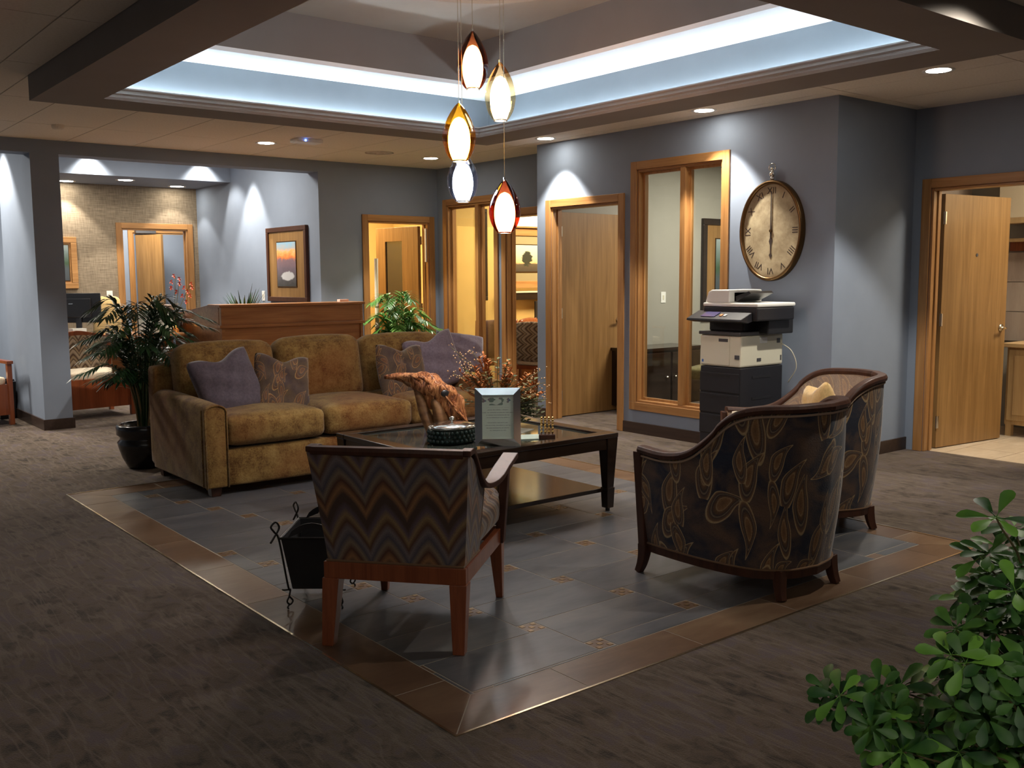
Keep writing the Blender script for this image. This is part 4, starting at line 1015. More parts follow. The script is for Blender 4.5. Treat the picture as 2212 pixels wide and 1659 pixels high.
ln = ((z * 70).fract().lt(.22)) * ((x - FW / 2).abs().lt(m.noise(m.vec(z * 40, 0, 0), 3, 0) * .09 + .02)) * z.lt(.215) * z.gt(.085) * (z.lt(.135) + z.gt(.155)).mn(1.0) * m.noise(m.vec(x * 160, z * 70, 0), 1, 1).gt(.42)
dn = m.noise(m.coord('Object', (28, 1, 40)), 1, 1); blob = dn.gt(.52) * z.gt(.228) * z.lt(.27)
cc = m.mix(ln * .7, (.82, .84, .76), (.15, .15, .15)); cc = m.mix(blob, cc, m.ramp(m.noise(m.coord('Object', (20, 1, 3)), 1, 0), [(.4, (.10, .20, .34)), (.5, (.36, .22, .26)), (.6, (.24, .30, .26))])); m.col(cc)
MB().box((FB, .0, FB), (FW - FB, .010, FH - FB)).build('certificate', m.m, r)
MB().box((FB, -.004, FB), (FW - FB, -.002, FH - FB)).build('glass_pane', M['glass'], r)
MB().add([(FW / 2 - .04, .016, .0), (FW / 2 + .04, .016, .0), (FW / 2 + .03, .016, .24), (FW / 2 - .03, .016, .24), (FW / 2 - .04, .12, .018), (FW / 2 + .04, .12, .018)], [(0, 1, 2, 3), (4, 5, 2, 3)]).build('easel_back', M['black'], r)
# candle holder with four brass posts
r = thing('candle_holder', 'small dark stand with four beaded brass posts on the coffee table', 'ornament', (3.715, 4.315, ZG), rad(-38))
MB().box((-.048, -.02, 0), (.048, .02, .028)).build('base', M['mahog'], r, bevel=.003)
for k in range(4):
    mb = MB(); x = -.033 + .022 * k; mb.tube([(x, 0, .028), (x, 0, .125)], .0035, 6)
    for z in (.045, .065, .083, .099, .113, .126): mb.ball((x, 0, z), .0082, 8, 6)
    mb.build('brass_post', M['gold'], r, smooth=True)
o = MB().box((0, 0, 0), (.30, .22, .004)).build('magazine', M['paper'], None, loc=(3.62, 4.52, ZG), rot=(0, 0, rad(25))); tag(o, 'white open magazine lying beside the flower arrangement on the glass', 'magazine')
o = MB().box((0, 0, 0), (.21, .16, .006)).build('magazine', flat('pale_green_cover', (.45, .55, .48), .4), None, loc=(3.52, 4.42, ZG), rot=(0, 0, rad(-30))); tag(o, 'pale green booklet lying beside the brass post stand', 'booklet')
# flower arrangement
r = thing('flower_arrangement', 'dried arrangement of orange flowers, berries and green leaves in a dark vase', 'flowers', (3.69, 4.76, ZG))
MB().lathe([(.001, 0), (.055, 0), (.075, .03), (.085, .09), (.060, .15), (.050, .17), (.058, .18), (.045, .18), (.04, .15)], 24).build('vase', M['pot'], r, smooth=True)
random.seed(11)
def dirv(az, el): return V((math.cos(az) * math.cos(el), math.sin(az) * math.cos(el), math.sin(el)))
# image plane axes for spreading the bouquet evenly (right, up, away) in world terms
RT, AW = V((.78, -.625, 0)), V((.625, .78, 0))
def leafquad(mb, p, d, L, Wd, upv=V((0, 0, 1)), droop=.15, seg=3, fold=.25):
    d = d.normalized(); s = d.cross(upv); s = s.normalized() if s.length > .05 else V((1, 0, 0)); nn = s.cross(d).normalized(); vs = []; fs = []
    for i in range(seg + 1):
        t = i / seg; w2 = Wd / 2 * math.sin(PI * min(.97, max(.06, t ** .85))); c = p + d * L * t - V((0, 0, 1)) * droop * L * t * t
        vs += [c - s * w2 + nn * w2 * fold, c, c + s * w2 + nn * w2 * fold]
    for i in range(seg):
        a = i * 3; fs += [(a, a + 1, a + 4, a + 3), (a + 1, a + 2, a + 5, a + 4)]
    mb.add(vs, fs)
def stemto(mb, end, rad_=.0022, bow=.25):
    mid = end * .5 + V((0, 0, bow * end.length * .4)) ; return mb.tube(cr([V((0, 0, .16)), V((end.x * .35, end.y * .35, .16 + (end.z - .16) * .55)), end], 4), [rad_ * 1.4] * 4 + [rad_] * 5, 5)
for k in range(11):   # berry sprays
    u = [-.28, -.24, -.27, -.20, -.10, .20, .27, .30, .24, .31, -.16][k]; h_ = [.52, .46, .36, .40, .30, .34, .36, .30, .24, .19, .50][k]
    end = RT * u + AW * random.uniform(-.1, .12) + V((0, 0, h_)); mb = MB(); stemto(mb, end); o = mb.build('berry_spray', M['stem'], r)
    mb = MB()
    for q in range(16):
        t = random.uniform(.5, 1.05); c = V((end.x * (.35 + .65 * t), end.y * (.35 + .65 * t), .16 + (end.z - .16) * (.5 + .5 * t))) + V([random.uniform(-.028, .028) for _ in range(3)]); mb.ball(c, random.uniform(.0035, .006), 6, 4)
    mb.build('berry', M['berry'], o, smooth=True)['kind'] = 'stuff'
for k in range(38):   # orange flower plumes
    u = random.choice([-.06, -.10, -.14, -.18, -.22, .04, .08, .14, .20, .24, .10]) + random.uniform(-.03, .03); h_ = .36 - abs(u) * .35 + random.uniform(-.07, .08)
    if k < 4: u, h_ = [-.10, -.06, -.13, -.08][k], [.44, .42, .38, .46][k]
    end = RT * u + AW * random.uniform(-.08, .10) + V((0, 0, h_)); mb = MB(); d = (end - V((0, 0, .12))).normalized()
    for q in range(26):
        t = random.uniform(-.11, .02); c = end + d * t; a = random.uniform(0, 6.3); leafquad(mb, c, V((math.cos(a), math.sin(a), .9)), random.uniform(.024, .042), .015, seg=2)
    mb.tube([V((0, 0, .16)), end], .002, 4); mb.build('orange_plume', M['orange'], r)
for k in range(64):   # leafy green sprigs
    u = random.uniform(-.34, .27); h_ = random.uniform(.16, .46) * (1 - abs(u) * 1.0) + .03
    if k > 20: u, h_ = random.uniform(.12, .28), random.uniform(.05, .22)
    end = RT * u + AW * random.uniform(-.12, .12) + V((0, 0, h_)); mb = MB(); d = (end - V((0, 0, .14))).normalized()
    for q in range(9):
        t = -.10 + .013 * q; a = q * 2.4; leafquad(mb, end + d * t, V((math.cos(a), math.sin(a), .35)), random.uniform(.032, .055), random.uniform(.020, .032), seg=3)
    mb.tube([V((0, 0, .15)), end], .0018, 4); mb.build('leafy_sprig', M['leaf4'], r)

# ---- wall clock (oval)
r = thing('wall_clock', 'large oval wall clock with roman numerals between the window and the corner', 'clock', (6.37, 4.712, 1.756))
cw_, chh = .29, .385
def ell(a, b, n=64): return [(a * math.cos(2 * PI * k / n), b * math.sin(2 * PI * k / n)) for k in range(n)]
f = lambda x, y, z: (-z, -x, y)      # local: x to the right when seen from the room, y up, z out from the wall
mb = MB(); n = 64; prof = [(-.0, 0), (0, .045), (-.008, .055), (-.020, .055), (-.028, .046), (-.030, .030)]; vs = []; fs = []
for k in range(n):
    th = 2 * PI * k / n
    for dr, z in prof: vs.append(f((cw_ + dr) * math.cos(th), (chh + dr) * math.sin(th), z))
for k in range(n):
    for j in range(len(prof) - 1): k2 = (k + 1) % n; fs.append((k * 6 + j, k2 * 6 + j, k2 * 6 + j + 1, k * 6 + j + 1))
mb.add(vs, fs); mb.build('clock_case', M['bronze'], r, smooth=True)
m = Mat('aged_dial', .6); v = m.coord('Object'); n1 = m.noise(v, 7, 5, .7); x, y, z = m.xyz(v); rr_ = (y * y * 12 + z * z * 6.7).sqrt()
m.col(m.mix(rr_.sm(.7, 1.1) * .5, m.ramp(n1, [(.35, (.26, .20, .115)), (.65, (.46, .38, .24))]), (.16, .11, .06))); M['dial'] = m.m
MB().prism(ell(cw_ - .026, chh - .026), .0, .030, f).build('dial', M['dial'], r)
ink = flat('dark_ink', (.035, .02, .015), .6)
def text(body, size, parent, name, loc, rotm, mat, extr=.0005):
    c = bpy.data.curves.new(name, 'FONT'); c.body = body; c.size = size; c.align_x = 'CENTER'; c.align_y = 'CENTER'; c.extrude = extr; c.materials.append(mat); c.resolution_u = 3
    t = bpy.data.objects.new(name, c); me = bpy.data.meshes.new_from_object(t); bpy.data.objects.remove(t); o = bpy.data.objects.new(name, me); C.objects.link(o); o.parent = parent; o.matrix_local = Matrix.Translation(loc) @ rotm; return o
RW = Matrix(((0, 0, -1), (-1, 0, 0), (0, 1, 0))).to_4x4()      # text plane facing -X
for k, s_ in enumerate(['XII', 'I', 'II', 'III', 'IIII', 'V', 'VI', 'VII', 'VIII', 'IX', 'X', 'XI']):
    th = rad(90 - 30 * k); x, y = (cw_ - .075) * math.cos(th), (chh - .080) * math.sin(th)
    phi = math.atan2(y * 1.0, x) - PI / 2
    o = text(s_, .072, r, 'numeral', f(x, y, .0305), RW @ Matrix.Rotation(phi, 4, 'Z'), ink)
for k, (s_, z_, sz) in enumerate((('GRAND', .10, .022), ('HOTEL', -.115, .026))): pass
mb = MB(); mb.prism([(-.006, -.05), (.006, -.05), (.0035, .30), (-.0035, .30)], .034, .036, f); mb.build('minute_hand', ink, r)
mb = MB(); mb.prism([(-.004, .04), (.004, .04), (.006, -.05), (.016, -.08), (.006, -.11), (.004, -.17), (.014, -.185), (0, -.215), (-.014, -.185), (-.004, -.17), (-.006, -.11), (-.016, -.08), (-.006, -.05)], .031, .033, f); mb.build('hour_hand', ink, r)
mb = MB(); mb.tube([V(f(0, 0, .03)), V(f(0, 0, .040))], .012, 16); mb.build('centre_cap', M['bronze'], r)
mb = MB()
for z, rr2 in ((chh + .012, .018), (chh + .045, .024), (chh + .085, .016)): mb.ball(f(0, z, .03), rr2, 14, 10)
mb.tube([V(f(0, chh, .03)), V(f(0, chh + .09, .03))], .009, 10); mb.build('finial', M['silver'], r, smooth=True)
mb = MB(); P = [V(f(.030 * math.cos(2 * PI * k / 24), chh + .095 + .030 * math.sin(2 * PI * k / 24), .03)) for k in range(25)]; mb.tube(P, .004, 6); mb.build('hanging_ring', M['silver'], r, smooth=True)

# ---- multifunction printer on a paper cabinet
PX, PY0, PY1, PXB = 5.80, 4.555, 4.935, 6.31
r = thing('printer', 'tall cream and black office printer against the wall below the clock', 'printer', (PX, (PY0 + PY1) / 2, 0))
w2 = (PY1 - PY0) / 2; dp = PXB - PX
MB().box((0, -w2, .0), (dp, w2, .735)).build('cabinet', M['charcoal'], r, bevel=.008)
for z in (.30, .46, .62):
    o = MB().box((-.012, -w2 + .006, z - .075), (.0, w2 - .006, z + .072)).build('drawer', M['charcoal'], r, bevel=.004)
    MB().box((-.0135, -.10, z + .035), (-.0115, .10, z + .058)).build('drawer_grip', M['black'], o)
    MB().box((.14, -w2 - .003, z + .03), (.36, -w2 + .001, z + .048)).build('side_grip', M['black'], r)
MB().box((.0, -w2, .738), (dp, w2, .975)).build('body', M['cream'], r, bevel=.014)
MB().box((-.006, -w2 + .10, .75), (.002, w2 - .004, .965)).build('front_door', M['cream'], r, bevel=.003)
MB().box((-.008, -w2 + .01, .80), (-.0045 + .004, -w2 + .05, .83)).build('latch', M['darkgrey'], r)
MB().box((.22, -w2 - .004, .91), (.31, -w2, .955)).build('side_latch', M['white'], r, bevel=.002)
for a, b in (((.43, .905), (.47, .94)), ((.19, .775), (.24, .80)), ((.475, .77), (.49, .81))): MB().box((a[0], -w2 - .002, a[1]), (b[0], -w2 + .002, b[1])).build('vent_grille', M['darkgrey'], r)
MB().box((-.009, -w2 + .115, .925), (-.0055, -w2 + .20, .948)).build('name_plate', M['darkgrey'], r)
MB().box((-.008, w2 - .035, .765), (-.0055, w2 - .02, .785)).build('blue_sticker', flat('blue_sticker', (.05, .15, .5), .5), r)
MB().box((-.02, -w2 - .01, .975), (dp, w2 + .005, 1.000)).build('output_tray', M['darkgrey'], r, bevel=.006)
MB().box((.06, -w2 + .03, 1.00), (dp - .04, w2 - .03, 1.085)).build('output_bay', M['black'], r, bevel=.01)
MB().box((.20, -w2 - .09, .98), (dp, -w2 + .05, 1.09)).build('scanner_arm', M['black'], r, bevel=.01)
MB().box((.0, -w2 - .14, 1.085), (dp - .06, w2 - .02, 1.185)).build('scanner', M['charcoal'], r, bevel=.012)
mb = MB(); mb.prism([(-.13, 1.10), (.01, 1.155), (.01, 1.085), (-.05, 1.07), (-.135, 1.085)], -w2 - .10, w2 + .03, lambda x, y, z: (x, z, y)); o = mb.build('control_panel', M['charcoal'], r, bevel=.004)
MM = Matrix.Translation((-.06, 0, 1.1305)) @ Matrix.Rotation(math.atan2(-.055, .14), 4, 'Y')
MB().box((-.045, -.02, 0), (.04, .11, .003), MM).build('screen', flat('screen_glass', (.10, .09, .20), .15), o)
MB().box((-.03, -.075, 0), (.0, -.055, .004), MM).build('button', flat('orange_button', (.8, .3, .1), .4), o); MB().box((-.03, -.11, 0), (.0, -.09, .004), MM).build('button', M['white'], o)
MB().box((.0, -w2 - .142, 1.186), (dp - .05, w2 - .015, 1.215)).build('scanner_lid', M['white'], r, bevel=.010)
mb = MB(); mb.prism([(w2 - .02, 1.215), (w2 - .05, 1.295), (w2 - .08, 1.31), (w2 - .25, 1.31), (w2 - .25, 1.215)], .02, dp - .1, lambda x, y, z: (z, x, y)); mb.build('document_feeder', M['white'], r, bevel=.008)
mb = MB(); mb.prism([(w2 - .25, 1.29), (w2 - .25, 1.225), (w2 - .27, 1.225), (-w2 - .02, 1.285), (-w2 - .0, 1.30), (w2 - .22, 1.25)], .08, dp - .16, lambda x, y, z: (z, x, y)); mb.build('feeder_tray', M['black'], r)
MB().tube(cr([(dp - .02, -w2 - .0, .90), (dp, -w2 - .08, .84), (dp + .02, -w2 - .11, .72), (dp + .02, -w2 - .04, .60)], 6), .004, 6).build('power_cord', M['cream'], r, smooth=True)

# ---- reception desk
DX0, DX1, DY = 3.585, 5.085, 8.80
r = thing('reception_desk', 'reddish wood reception desk with high front behind the sofa', 'desk', (DX0, DY, 0)); dw = M['deskwood']; DL_ = DX1 - DX0
MB().box((.0, .0, .0), (DL_, .05, .955)).build('front_panel', dw, r)
MB().box((.0, -.012, .985), (DL_, .04, 1.150)).build('upper_panel', dw, r, bevel=.003)
MB().box((-.02, -.03, .955), (DL_ + .02, .06, .985)).build('ledge_moulding', dw, r, bevel=.004)
MB().box((-.02, -.03, 1.150), (DL_ + .02, .26, 1.175)).build('counter_top', dw, r, bevel=.004)
for x in (.0, DL_ - .03, ): MB().box((x, -.016, .0), (x + .03, .0, 1.150)).build('corner_post', M['mahog'] if 0 else dw, r, bevel=.002)
MB().prism([(.0, .0), (1.15, .0), (1.15, 1.075), (.95, 1.085), (.25, 1.165), (0, 1.172)], -.0, .03, lambda x, y, z: (z, .05 + x, y)).build('side_panel', dw, r, bevel=.002)
MB().box((-.012, .05, .955), (.0, 1.20, .985)).build('side_moulding', dw, r)
MB().box((DL_ - .03, .05, 0), (DL_, .7, 1.150)).build('side_panel', dw, r)
MB().box((.03, .26, .72), (DL_ - .03, .85, .75)).build('work_surface', dw, r)
MB().box((-.66, .70, .86), (-.002, 1.30, .89)).build('side_counter', dw, r, bevel=.003)
MB().box((-.28, 1.22, .0), (-.24, 1.26, .86)).build('leg', dw, r); MB().box((-.62, 1.26, .40), (-.002, 1.29, .86)).build('counter_back', dw, r)
# things on and around the desk
def blades(mb, c, n, L, wd, spread, seed, rise=1.0):
    random.seed(seed)
    for k in range(n):
        a = random.uniform(0, 2 * PI); s = random.uniform(.3, 1) * spread; leafquad(mb, V(c), V((math.cos(a) * s, math.sin(a) * s, rise)), L * random.uniform(.7, 1.1), wd, droop=.35 * s, seg=4)
r = thing('spiky_plant', 'small spiky green plant on top of the reception desk', 'plant', (3.97, 9.20, 0))
r.location = (3.98, 9.18, .75)
MB().lathe([(.001, 0), (.07, 0), (.09, .18), (.075, .18), (.07, .16)], 20).build('pot', M['terracotta'], r); mb = MB(); blades(mb, (0, 0, .16), 60, .47, .024, .62, 5); mb.build('blade', M['leaf2'], r)['kind'] = 'stuff'
o = MB().box((0, 0, 0), (.10, .06, .022)).build('note_box', flat('pale_pink_card', (.75, .52, .45), .6), None, loc=(4.90, 8.92, 1.176)); tag(o, 'small pale pink card box on the right end of the reception desk', 'box')
r = thing('orchid', 'red orchid with arching leaves on the low side counter', 'plant', (3.50, 9.75, .89))
MB().lathe([(.001, 0), (.05, 0), (.065, .10), (.055, .10), (.05, .09)], 20).build('pot', M['terracotta'], r)
random.seed(8); mb = MB()
for k, (dx, dz) in enumerate(((.02, .56), (.16, .46), (.06, .50))):
    P = cr([(0, 0, .09), (dx * .3, 0, dz * .5), (dx, .0, dz)], 5); mb.tube(P, .003, 5)
mb.build('stem', M['stem'], r)
for k in range(13):
    c = V(((-.03, .02, .05, -.02, .09, .17, .20, .13, .03, .08, .16, .06, .11)[k], random.uniform(-.04, .04), (.50, .56, .48, .44, .44, .48, .44, .40, .40, .36, .36, .53, .30)[k])); mb = MB()
    for q in range(5): a = q * 1.257 + k; leafquad(mb, c, V((math.cos(a), -.5, math.sin(a))), .028, .022, seg=2)
    mb.build('bloom', M['redpetal'], r)
mb = MB()
for a, L in ((-.15, .34), (.1, .38), (2.9, .3), (-1.3, .3)): leafquad(mb, V((0, 0, .10)), V((math.cos(a), math.sin(a), .9)), L, .035, droop=.35, seg=5)
mb.build('leaf', M['leaf3'], r)
def plate(lab, loc, rot, w_, h_, body=None):
    r = thing('desk_sign', lab, 'sign', loc, rot); MB().box((0, 0, 0), (w_, .012, h_)).build('plate', flat('pale_sign', (.62, .66, .60), .35), r, bevel=.004)
    MB().box((w_ * .2, .0, -.0), (w_ * .8, .06, .012)).build('foot', M['black'], r)
    if body: text(body, .045, r, 'lettering', V((w_ / 2, -.0008, h_ * .72)), Matrix(((1, 0, 0), (0, 0, -1), (0, 1, 0))).to_4x4(), ink)
    return r
plate('pale desk sign with dark reception lettering behind the palm', (3.085, 9.62, .89), rad(-14), .24, .22, 'RECEPTION')
plate('plain pale desk sign standing next to the reception lettering', (3.33, 9.70, .89), rad(-8), .13, .22)
r = thing('gift_basket', 'clear cellophane wrapped gift basket at the corner of the reception desk', 'basket', (3.50, 9.42 + .18, .89)); r.location = (3.50, 9.95, .89)
random.seed(2); mb = MB(); n = 16
for i in range(5):
    for k in range(n): th = 2 * PI * k / n; rr3 = [.085, .10, .09, .05, .10][i] * (1 + random.uniform(-.15, .15)); mb.v.append((rr3 * math.cos(th), rr3 * math.sin(th), [0, .06, .15, .20, .27][i] + random.uniform(-.01, .01)))
for i in range(4):
    for k in range(n): k2 = (k + 1) % n; mb.f.append((i * n + k, i * n + k2, (i + 1) * n + k2, (i + 1) * n + k)); mb.uv.append(None); mb.mi.append(0)
mb.build('wrap', M['cello'], r); MB().lathe([(.001, 0), (.075, 0), (.082, .05), (.001, .05)], 16).build('basket', M['cane'], r)
r = thing('candle', 'small glowing orange candle jar beside the desk signs', 'candle', (3.33, 9.50, .89)); r.location = (3.47, 9.66, .89)
MB().lathe([(.001, 0), (.03, 0), (.03, .05), (.001, .05)], 16).build('jar', flat('amber_jar', (.7, .30, .08), .2), r); MB().ball((0, 0, .062), .010, 8, 6, (1, 1, 1.6)).build('flame', M['flame'], r)

# back desk with monitor, papers and chair
r = thing('back_desk', 'low wooden work desk behind the reception counter', 'desk', (2.62, 11.75, 0))
MB().box((0, 0, .73), (1.5, .75, .76)).build('desk_top', dw, r); MB().box((.02, .02, 0), (.06, .72, .73)).build('side_panel', dw, r); MB().box((1.44, .02, 0), (1.48, .72, .73)).build('side_panel', dw, r)
r = thing('computer_monitor', 'black computer monitor seen from behind beside the column', 'monitor', (3.18, 11.95, .76), rad(-28))
MB().box((-.24, 0, .16), (.24, .03, .50)).build('screen_housing', M['black'], r, bevel=.006); MB().box((-.14, -.035, .22), (.14, 0, .44)).build('rear_cover', M['black'], r, bevel=.01)
MB().box((-.03, -.03, .02), (.03, .0, .24)).build('neck', M['charcoal'], r); MB().box((-.12, -.10, 0), (.12, .10, .02)).build('foot', M['charcoal'], r, bevel=.004)
MB().box((-.10, -.0365, .375), (-.055, -.0345, .383)).build('badge', M['silver'], r)
o = MB().box((0, 0, 0), (.16, .10, .10)).build('paper_stack', M['paper'], None, loc=(3.06, 11.78, .76), rot=(0, 0, .2)); tag(o, 'bright white stack of paper on the work desk below the monitor', 'paper')
r = thing('office_chair', 'tan upholstered office chair behind the reception work desk', 'chair', (3.73, 12.78, 0), rad(10))
mb = MB(); mb.soft((0, 0, .93), (.36, .10, .52), .05, (0, .02, .02), 8); mb.build('backrest', M['goldcush'] if 0 else fabric('tan_upholstery', (.50, .36, .16), .1), r, smooth=True)
mb = MB(); mb.soft((0, .22, .50), (.48, .46, .10), .04, (0, 0, .02), 6); mb.build('seat', fabric('tan_upholstery_seat', (.50, .36, .16), .1), r, smooth=True)
MB().tube([(0, .2, .08), (0, .2, .46)], .025, 10).build('gas_lift', M['black'], r)
for k in range(5): a = 2 * PI * k / 5; o = MB().tube([(0, .2, .09), (.27 * math.cos(a), .2 + .27 * math.sin(a), .06)], .018, 6).build('leg', M['black'], r); MB().ball((.27 * math.cos(a), .2 + .27 * math.sin(a), .028), .028, 8, 6).build('caster', M['black'], o)

# waiting chairs by the column
def box_chair(lab, loc, rot):
    r = thing('wooden_armchair', lab, 'chair', loc, rot); w_ = .33; cw3 = M['redwood']
    for sg in (-1, 1):
        MB().box((sg * w_ - .022, -.03, 0), (sg * w_ + .022, .02, .62)).build('front_leg', cw3, r, bevel=.003); MB().box((sg * w_ - .022, .52, 0), (sg * w_ + .022, .56, .80)).build('rear_leg', cw3, r, bevel=.003)
        MB().box((sg * w_ - .03, -.05, .60), (sg * w_ + .03, .54, .63)).build('arm', cw3, r, bevel=.003)
    MB().box((-w_, -.015, .10), (w_, .01, .40)).build('front_panel', cw3, r); MB().box((-w_ + .02, .01, .10), (-w_ + .03, .52, .40)).build('side_panel', cw3, r); MB().box((w_ - .03, .01, .10), (w_ - .02, .52, .40)).build('side_panel', cw3, r)
    P = cr([(-w_, .54, .79), (-w_ * .6, .54, .82), (0, .54, .855), (w_ * .6, .54, .82), (w_, .54, .79)], 5); MB().sweep(P, [(-.02, -.03), (.02, -.03), (.02, .02), (-.02, .02)]).build('top_rail', cw3, r, bevel=.003)
    mb = MB(); mb.grid(lambda i, j: (-w_ + .03 + (2 * w_ - .06) * i, .50 - .02 * math.sin(PI * i), .46 + .34 * j + .03 * math.sin(PI * i) * j), 12, 6, lambda a, b: (a * .6, b * .36)); mb.box((-w_ + .03, .515, .42), (w_ - .03, .53, .80)); mb.build('backrest', M['chev_pale'], r)
    mb = MB(); mb.soft((0, .25, .43), (2 * w_ - .05, .50, .09), .035, (0, 0, .02), 6); mb.build('seat', M['creamcloth'], r, smooth=True)
    return r
box_chair('cherry wood armchair with herringbone back and cream seat just right of the column', (2.96, 10.50, 0), rad(6))
box_chair('dark cherry wood armchair cut off by the left edge of the picture', (1.80, 10.52, 0), rad(6))
r = thing('waste_bin', 'narrow black waste bin against the column wall', 'bin', (2.19, 11.12, 0))
MB().taper((0, 0, 0), (.07, .10), (0, 0, .38), (.085, .13)).build('bin_body', M['black'], r); MB().lathe([(.11, .38), (.12, .385), (.12, .395), (.10, .395)], 4, sx=.85, sy=1.2).build('rim', M['charcoal'], r)

# wall things in the reception
def lightswitch(lab, loc, rotz):
    r = thing('light_switch', lab, 'switch', loc, rotz); MB().box((-.038, -.006, -.06), (.038, 0, .06)).build('cover_plate', M['white'], r, bevel=.002); MB().box((-.010, -.010, -.022), (.010, -.005, .022)).build('toggle', M['cream'], r)
lightswitch('cream light switch on the brown grasscloth wall beside the monitor', (3.99, 13.5, 1.205), 0)
lightswitch('dark bordered wall control beside the gold framed painting', (5.215, 11.42, 1.20), rad(-90))
lightswitch('white light switch inside the office seen through the tall window', (8.08, 7.42, 1.18), 0)
def art_mat(name, kind):
    m = Mat(name, .45); x, y, z = m.xyz(m.coord('Generated')); n = m.noise(m.coord('Generated', (3, 3, 5)), 1.6, 5, .6, .4)
    if kind == 'sunset':
        t = z + (n - .5) * .34; c = m.ramp(t, [(.05, (.05, .05, .05)), (.22, (.10, .09, .10)), (.40, (.16, .12, .15)), (.58, (.24, .15, .17)), (.66, (.80, .22, .05)), (.78, (1.0, .50, .16)), (.85, (.50, .48, .46)), (.97, (.30, .52, .68))])
        yy = (x - .58) * 2.2; zz = (z - .24) * 7; d = (yy * yy + zz * zz).sqrt() + (n - .5) * .8; c = m.mix(d.sm(.85, .6), c, (.55, .55, .56))
    elif kind == 'tree':
        t = z + (n - .5) * .12; c = m.ramp(t, [(.0, (.05, .04, .03)), (.28, (.10, .08, .05)), (.36, (.75, .52, .24)), (.60, (.60, .62, .42)), (.95, (.42, .60, .50))])
        yy = (x - .42) * 4.2; zz = (z - .50) * 2.6; d = (yy * yy + zz * zz).sqrt() + (n - .5) * 1.0; c = m.mix(d.sm(.75, .6), c, (.030, .035, .022))
    else:
        t = z + (n - .5) * .2; c = m.ramp(t, [(.0, (.05, .06, .07)), (.35, (.07, .09, .10)), (.5, (.05, .10, .05)), (.75, (.16, .22, .20)), (1, (.30, .36, .36))])
    m.col(c); return m.m
def art(lab, loc, rotz, w_, h_, fw, mw, fmat, mmat, kind, cat='painting', mz=None):
    """hangs on a wall; local x along the wall, -y into the room, z up from the lower edge"""
    r = thing('framed_painting', lab, cat, loc, rotz)
    for a, b in (((0, 0), (w_, fw)), ((0, h_ - fw), (w_, h_)), ((0, fw), (fw, h_ - fw)), ((w_ - fw, fw), (w_, h_ - fw))): MB().box((a[0], -.040, a[1]), (b[0], 0, b[1])).build('frame_rail', fmat, r, bevel=.005)
    MB().box((fw, -.022, fw), (w_ - fw, -.004, h_ - fw)).build('mat_board', mmat, r)
    q = fw + mw
    if kind: 
        qz = fw + (mw if mz is None else mz); MB().box((q - .012, -.028, qz - .012), (w_ - q + .012, -.021, h_ - qz + .012)).build('inner_frame', M['bronze'], r); MB().box((q, -.031, qz), (w_ - q, -.027, h_ - qz)).build('canvas', art_mat('art_' + kind, kind), r)
    return r
art('tall gold matted sunset painting in a dark frame on the lit reception wall', (5.214, 11.225, 1.14), rad(-90), 1.04, .875, .055, .22, M['mahog'], M['oakdoor'], 'sunset', mz=.125)
art('gold framed landscape painting on the grasscloth wall beside the column', (2.80, 13.5, 1.30), 0, .80, .66, .075, .03, M['oakx'], M['oakx'], 'pond')

# ---- palms and bush
def palm(lab, loc, n, L, seed, leafmat, pot_r, pot_h, reach, canes=8, tips=None, name='potted_palm', lw=.020, ll=.15):
    r = thing(name, lab, 'plant', loc); random.seed(seed)
    MB().lathe([(.001, 0), (pot_r * .58, 0), (pot_r * .66, .015), (pot_r * .84, pot_h * .25), (pot_r * .97, pot_h * .50), (pot_r * 1.0, pot_h * .60), (pot_r * .90, pot_h * .66), (pot_r * .90, pot_h * .72), (pot_r * 1.02, pot_h * .78), (pot_r * 1.03, pot_h * .97), (pot_r * .98, pot_h), (pot_r * .85, pot_h), (pot_r * .82, pot_h - .04)], 40).build('pot', M['pot'], r, smooth=True)
    MB().lathe([(.001, pot_h - .045), (pot_r * .84, pot_h - .04)], 24).build('soil', M['soil'], r)
    for k in range(canes):
        a = random.uniform(0, 2 * PI); q = random.uniform(.02, pot_r * .5); b = V((q * math.cos(a), q * math.sin(a), pot_h - .05)); e = b + V((math.cos(a) * .06, math.sin(a) * .06, random.uniform(.3, .5) * L)); MB().tube(cr([b, (b + e) / 2 + V((.01, 0, 0)), e], 4), .006, 6).build('cane', M['cane'], r)
    for k in range(n):
        if tips: tip = V(tips[k % len(tips)]) + V((0, random.uniform(-.12, .2), 0))
        else:
            a = 2 * PI * k / n + random.uniform(-.3, .3); rr = reach * random.uniform(.5, 1.0); hh = pot_h + L * random.uniform(.35, 1.0); tip = V((rr * math.cos(a), rr * math.sin(a), hh))
        hr = V((tip.x, tip.y, 0)); base = V((hr.x * .06, hr.y * .06, pot_h - .04)); top = V((tip.x * .55, tip.y * .55, max(tip.z + .05, pot_h + .25 * L)))
        P = cr([base, V((tip.x * .20, tip.y * .20, pot_h + (top.z - pot_h) * .62)), top, tip], 7); mb = MB(); mb.tube(P, [.005 - .0035 * i / len(P) for i in range(len(P))], 5)
        N = len(P); st = int(N * .40)
        for i in range(st, N):
            t = (i - st) / (N - st); tg = (P[min(i + 1, N - 1)] - P[i - 1]).normalized(); sd = tg.cross(V((0, 0, 1))); sd = sd.normalized() if sd.length > .01 else V((1, 0, 0))
            for sg in (-1, 1):
                d = tg * (.55 + .5 * t) + sd * sg * (1.0 - .35 * t) + V((0, 0, .18 + random.uniform(-.1, .1))); leafquad(mb, P[i], d, ll * (1 - .35 * t) * random.uniform(.85, 1.1), lw, droop=.30, seg=3, fold=.15)
        leafquad(mb, P[-1], (P[-1] - P[-2]), ll * .7, lw, droop=.2, seg=3)
        mb.build('frond', leafmat, r)
    return r
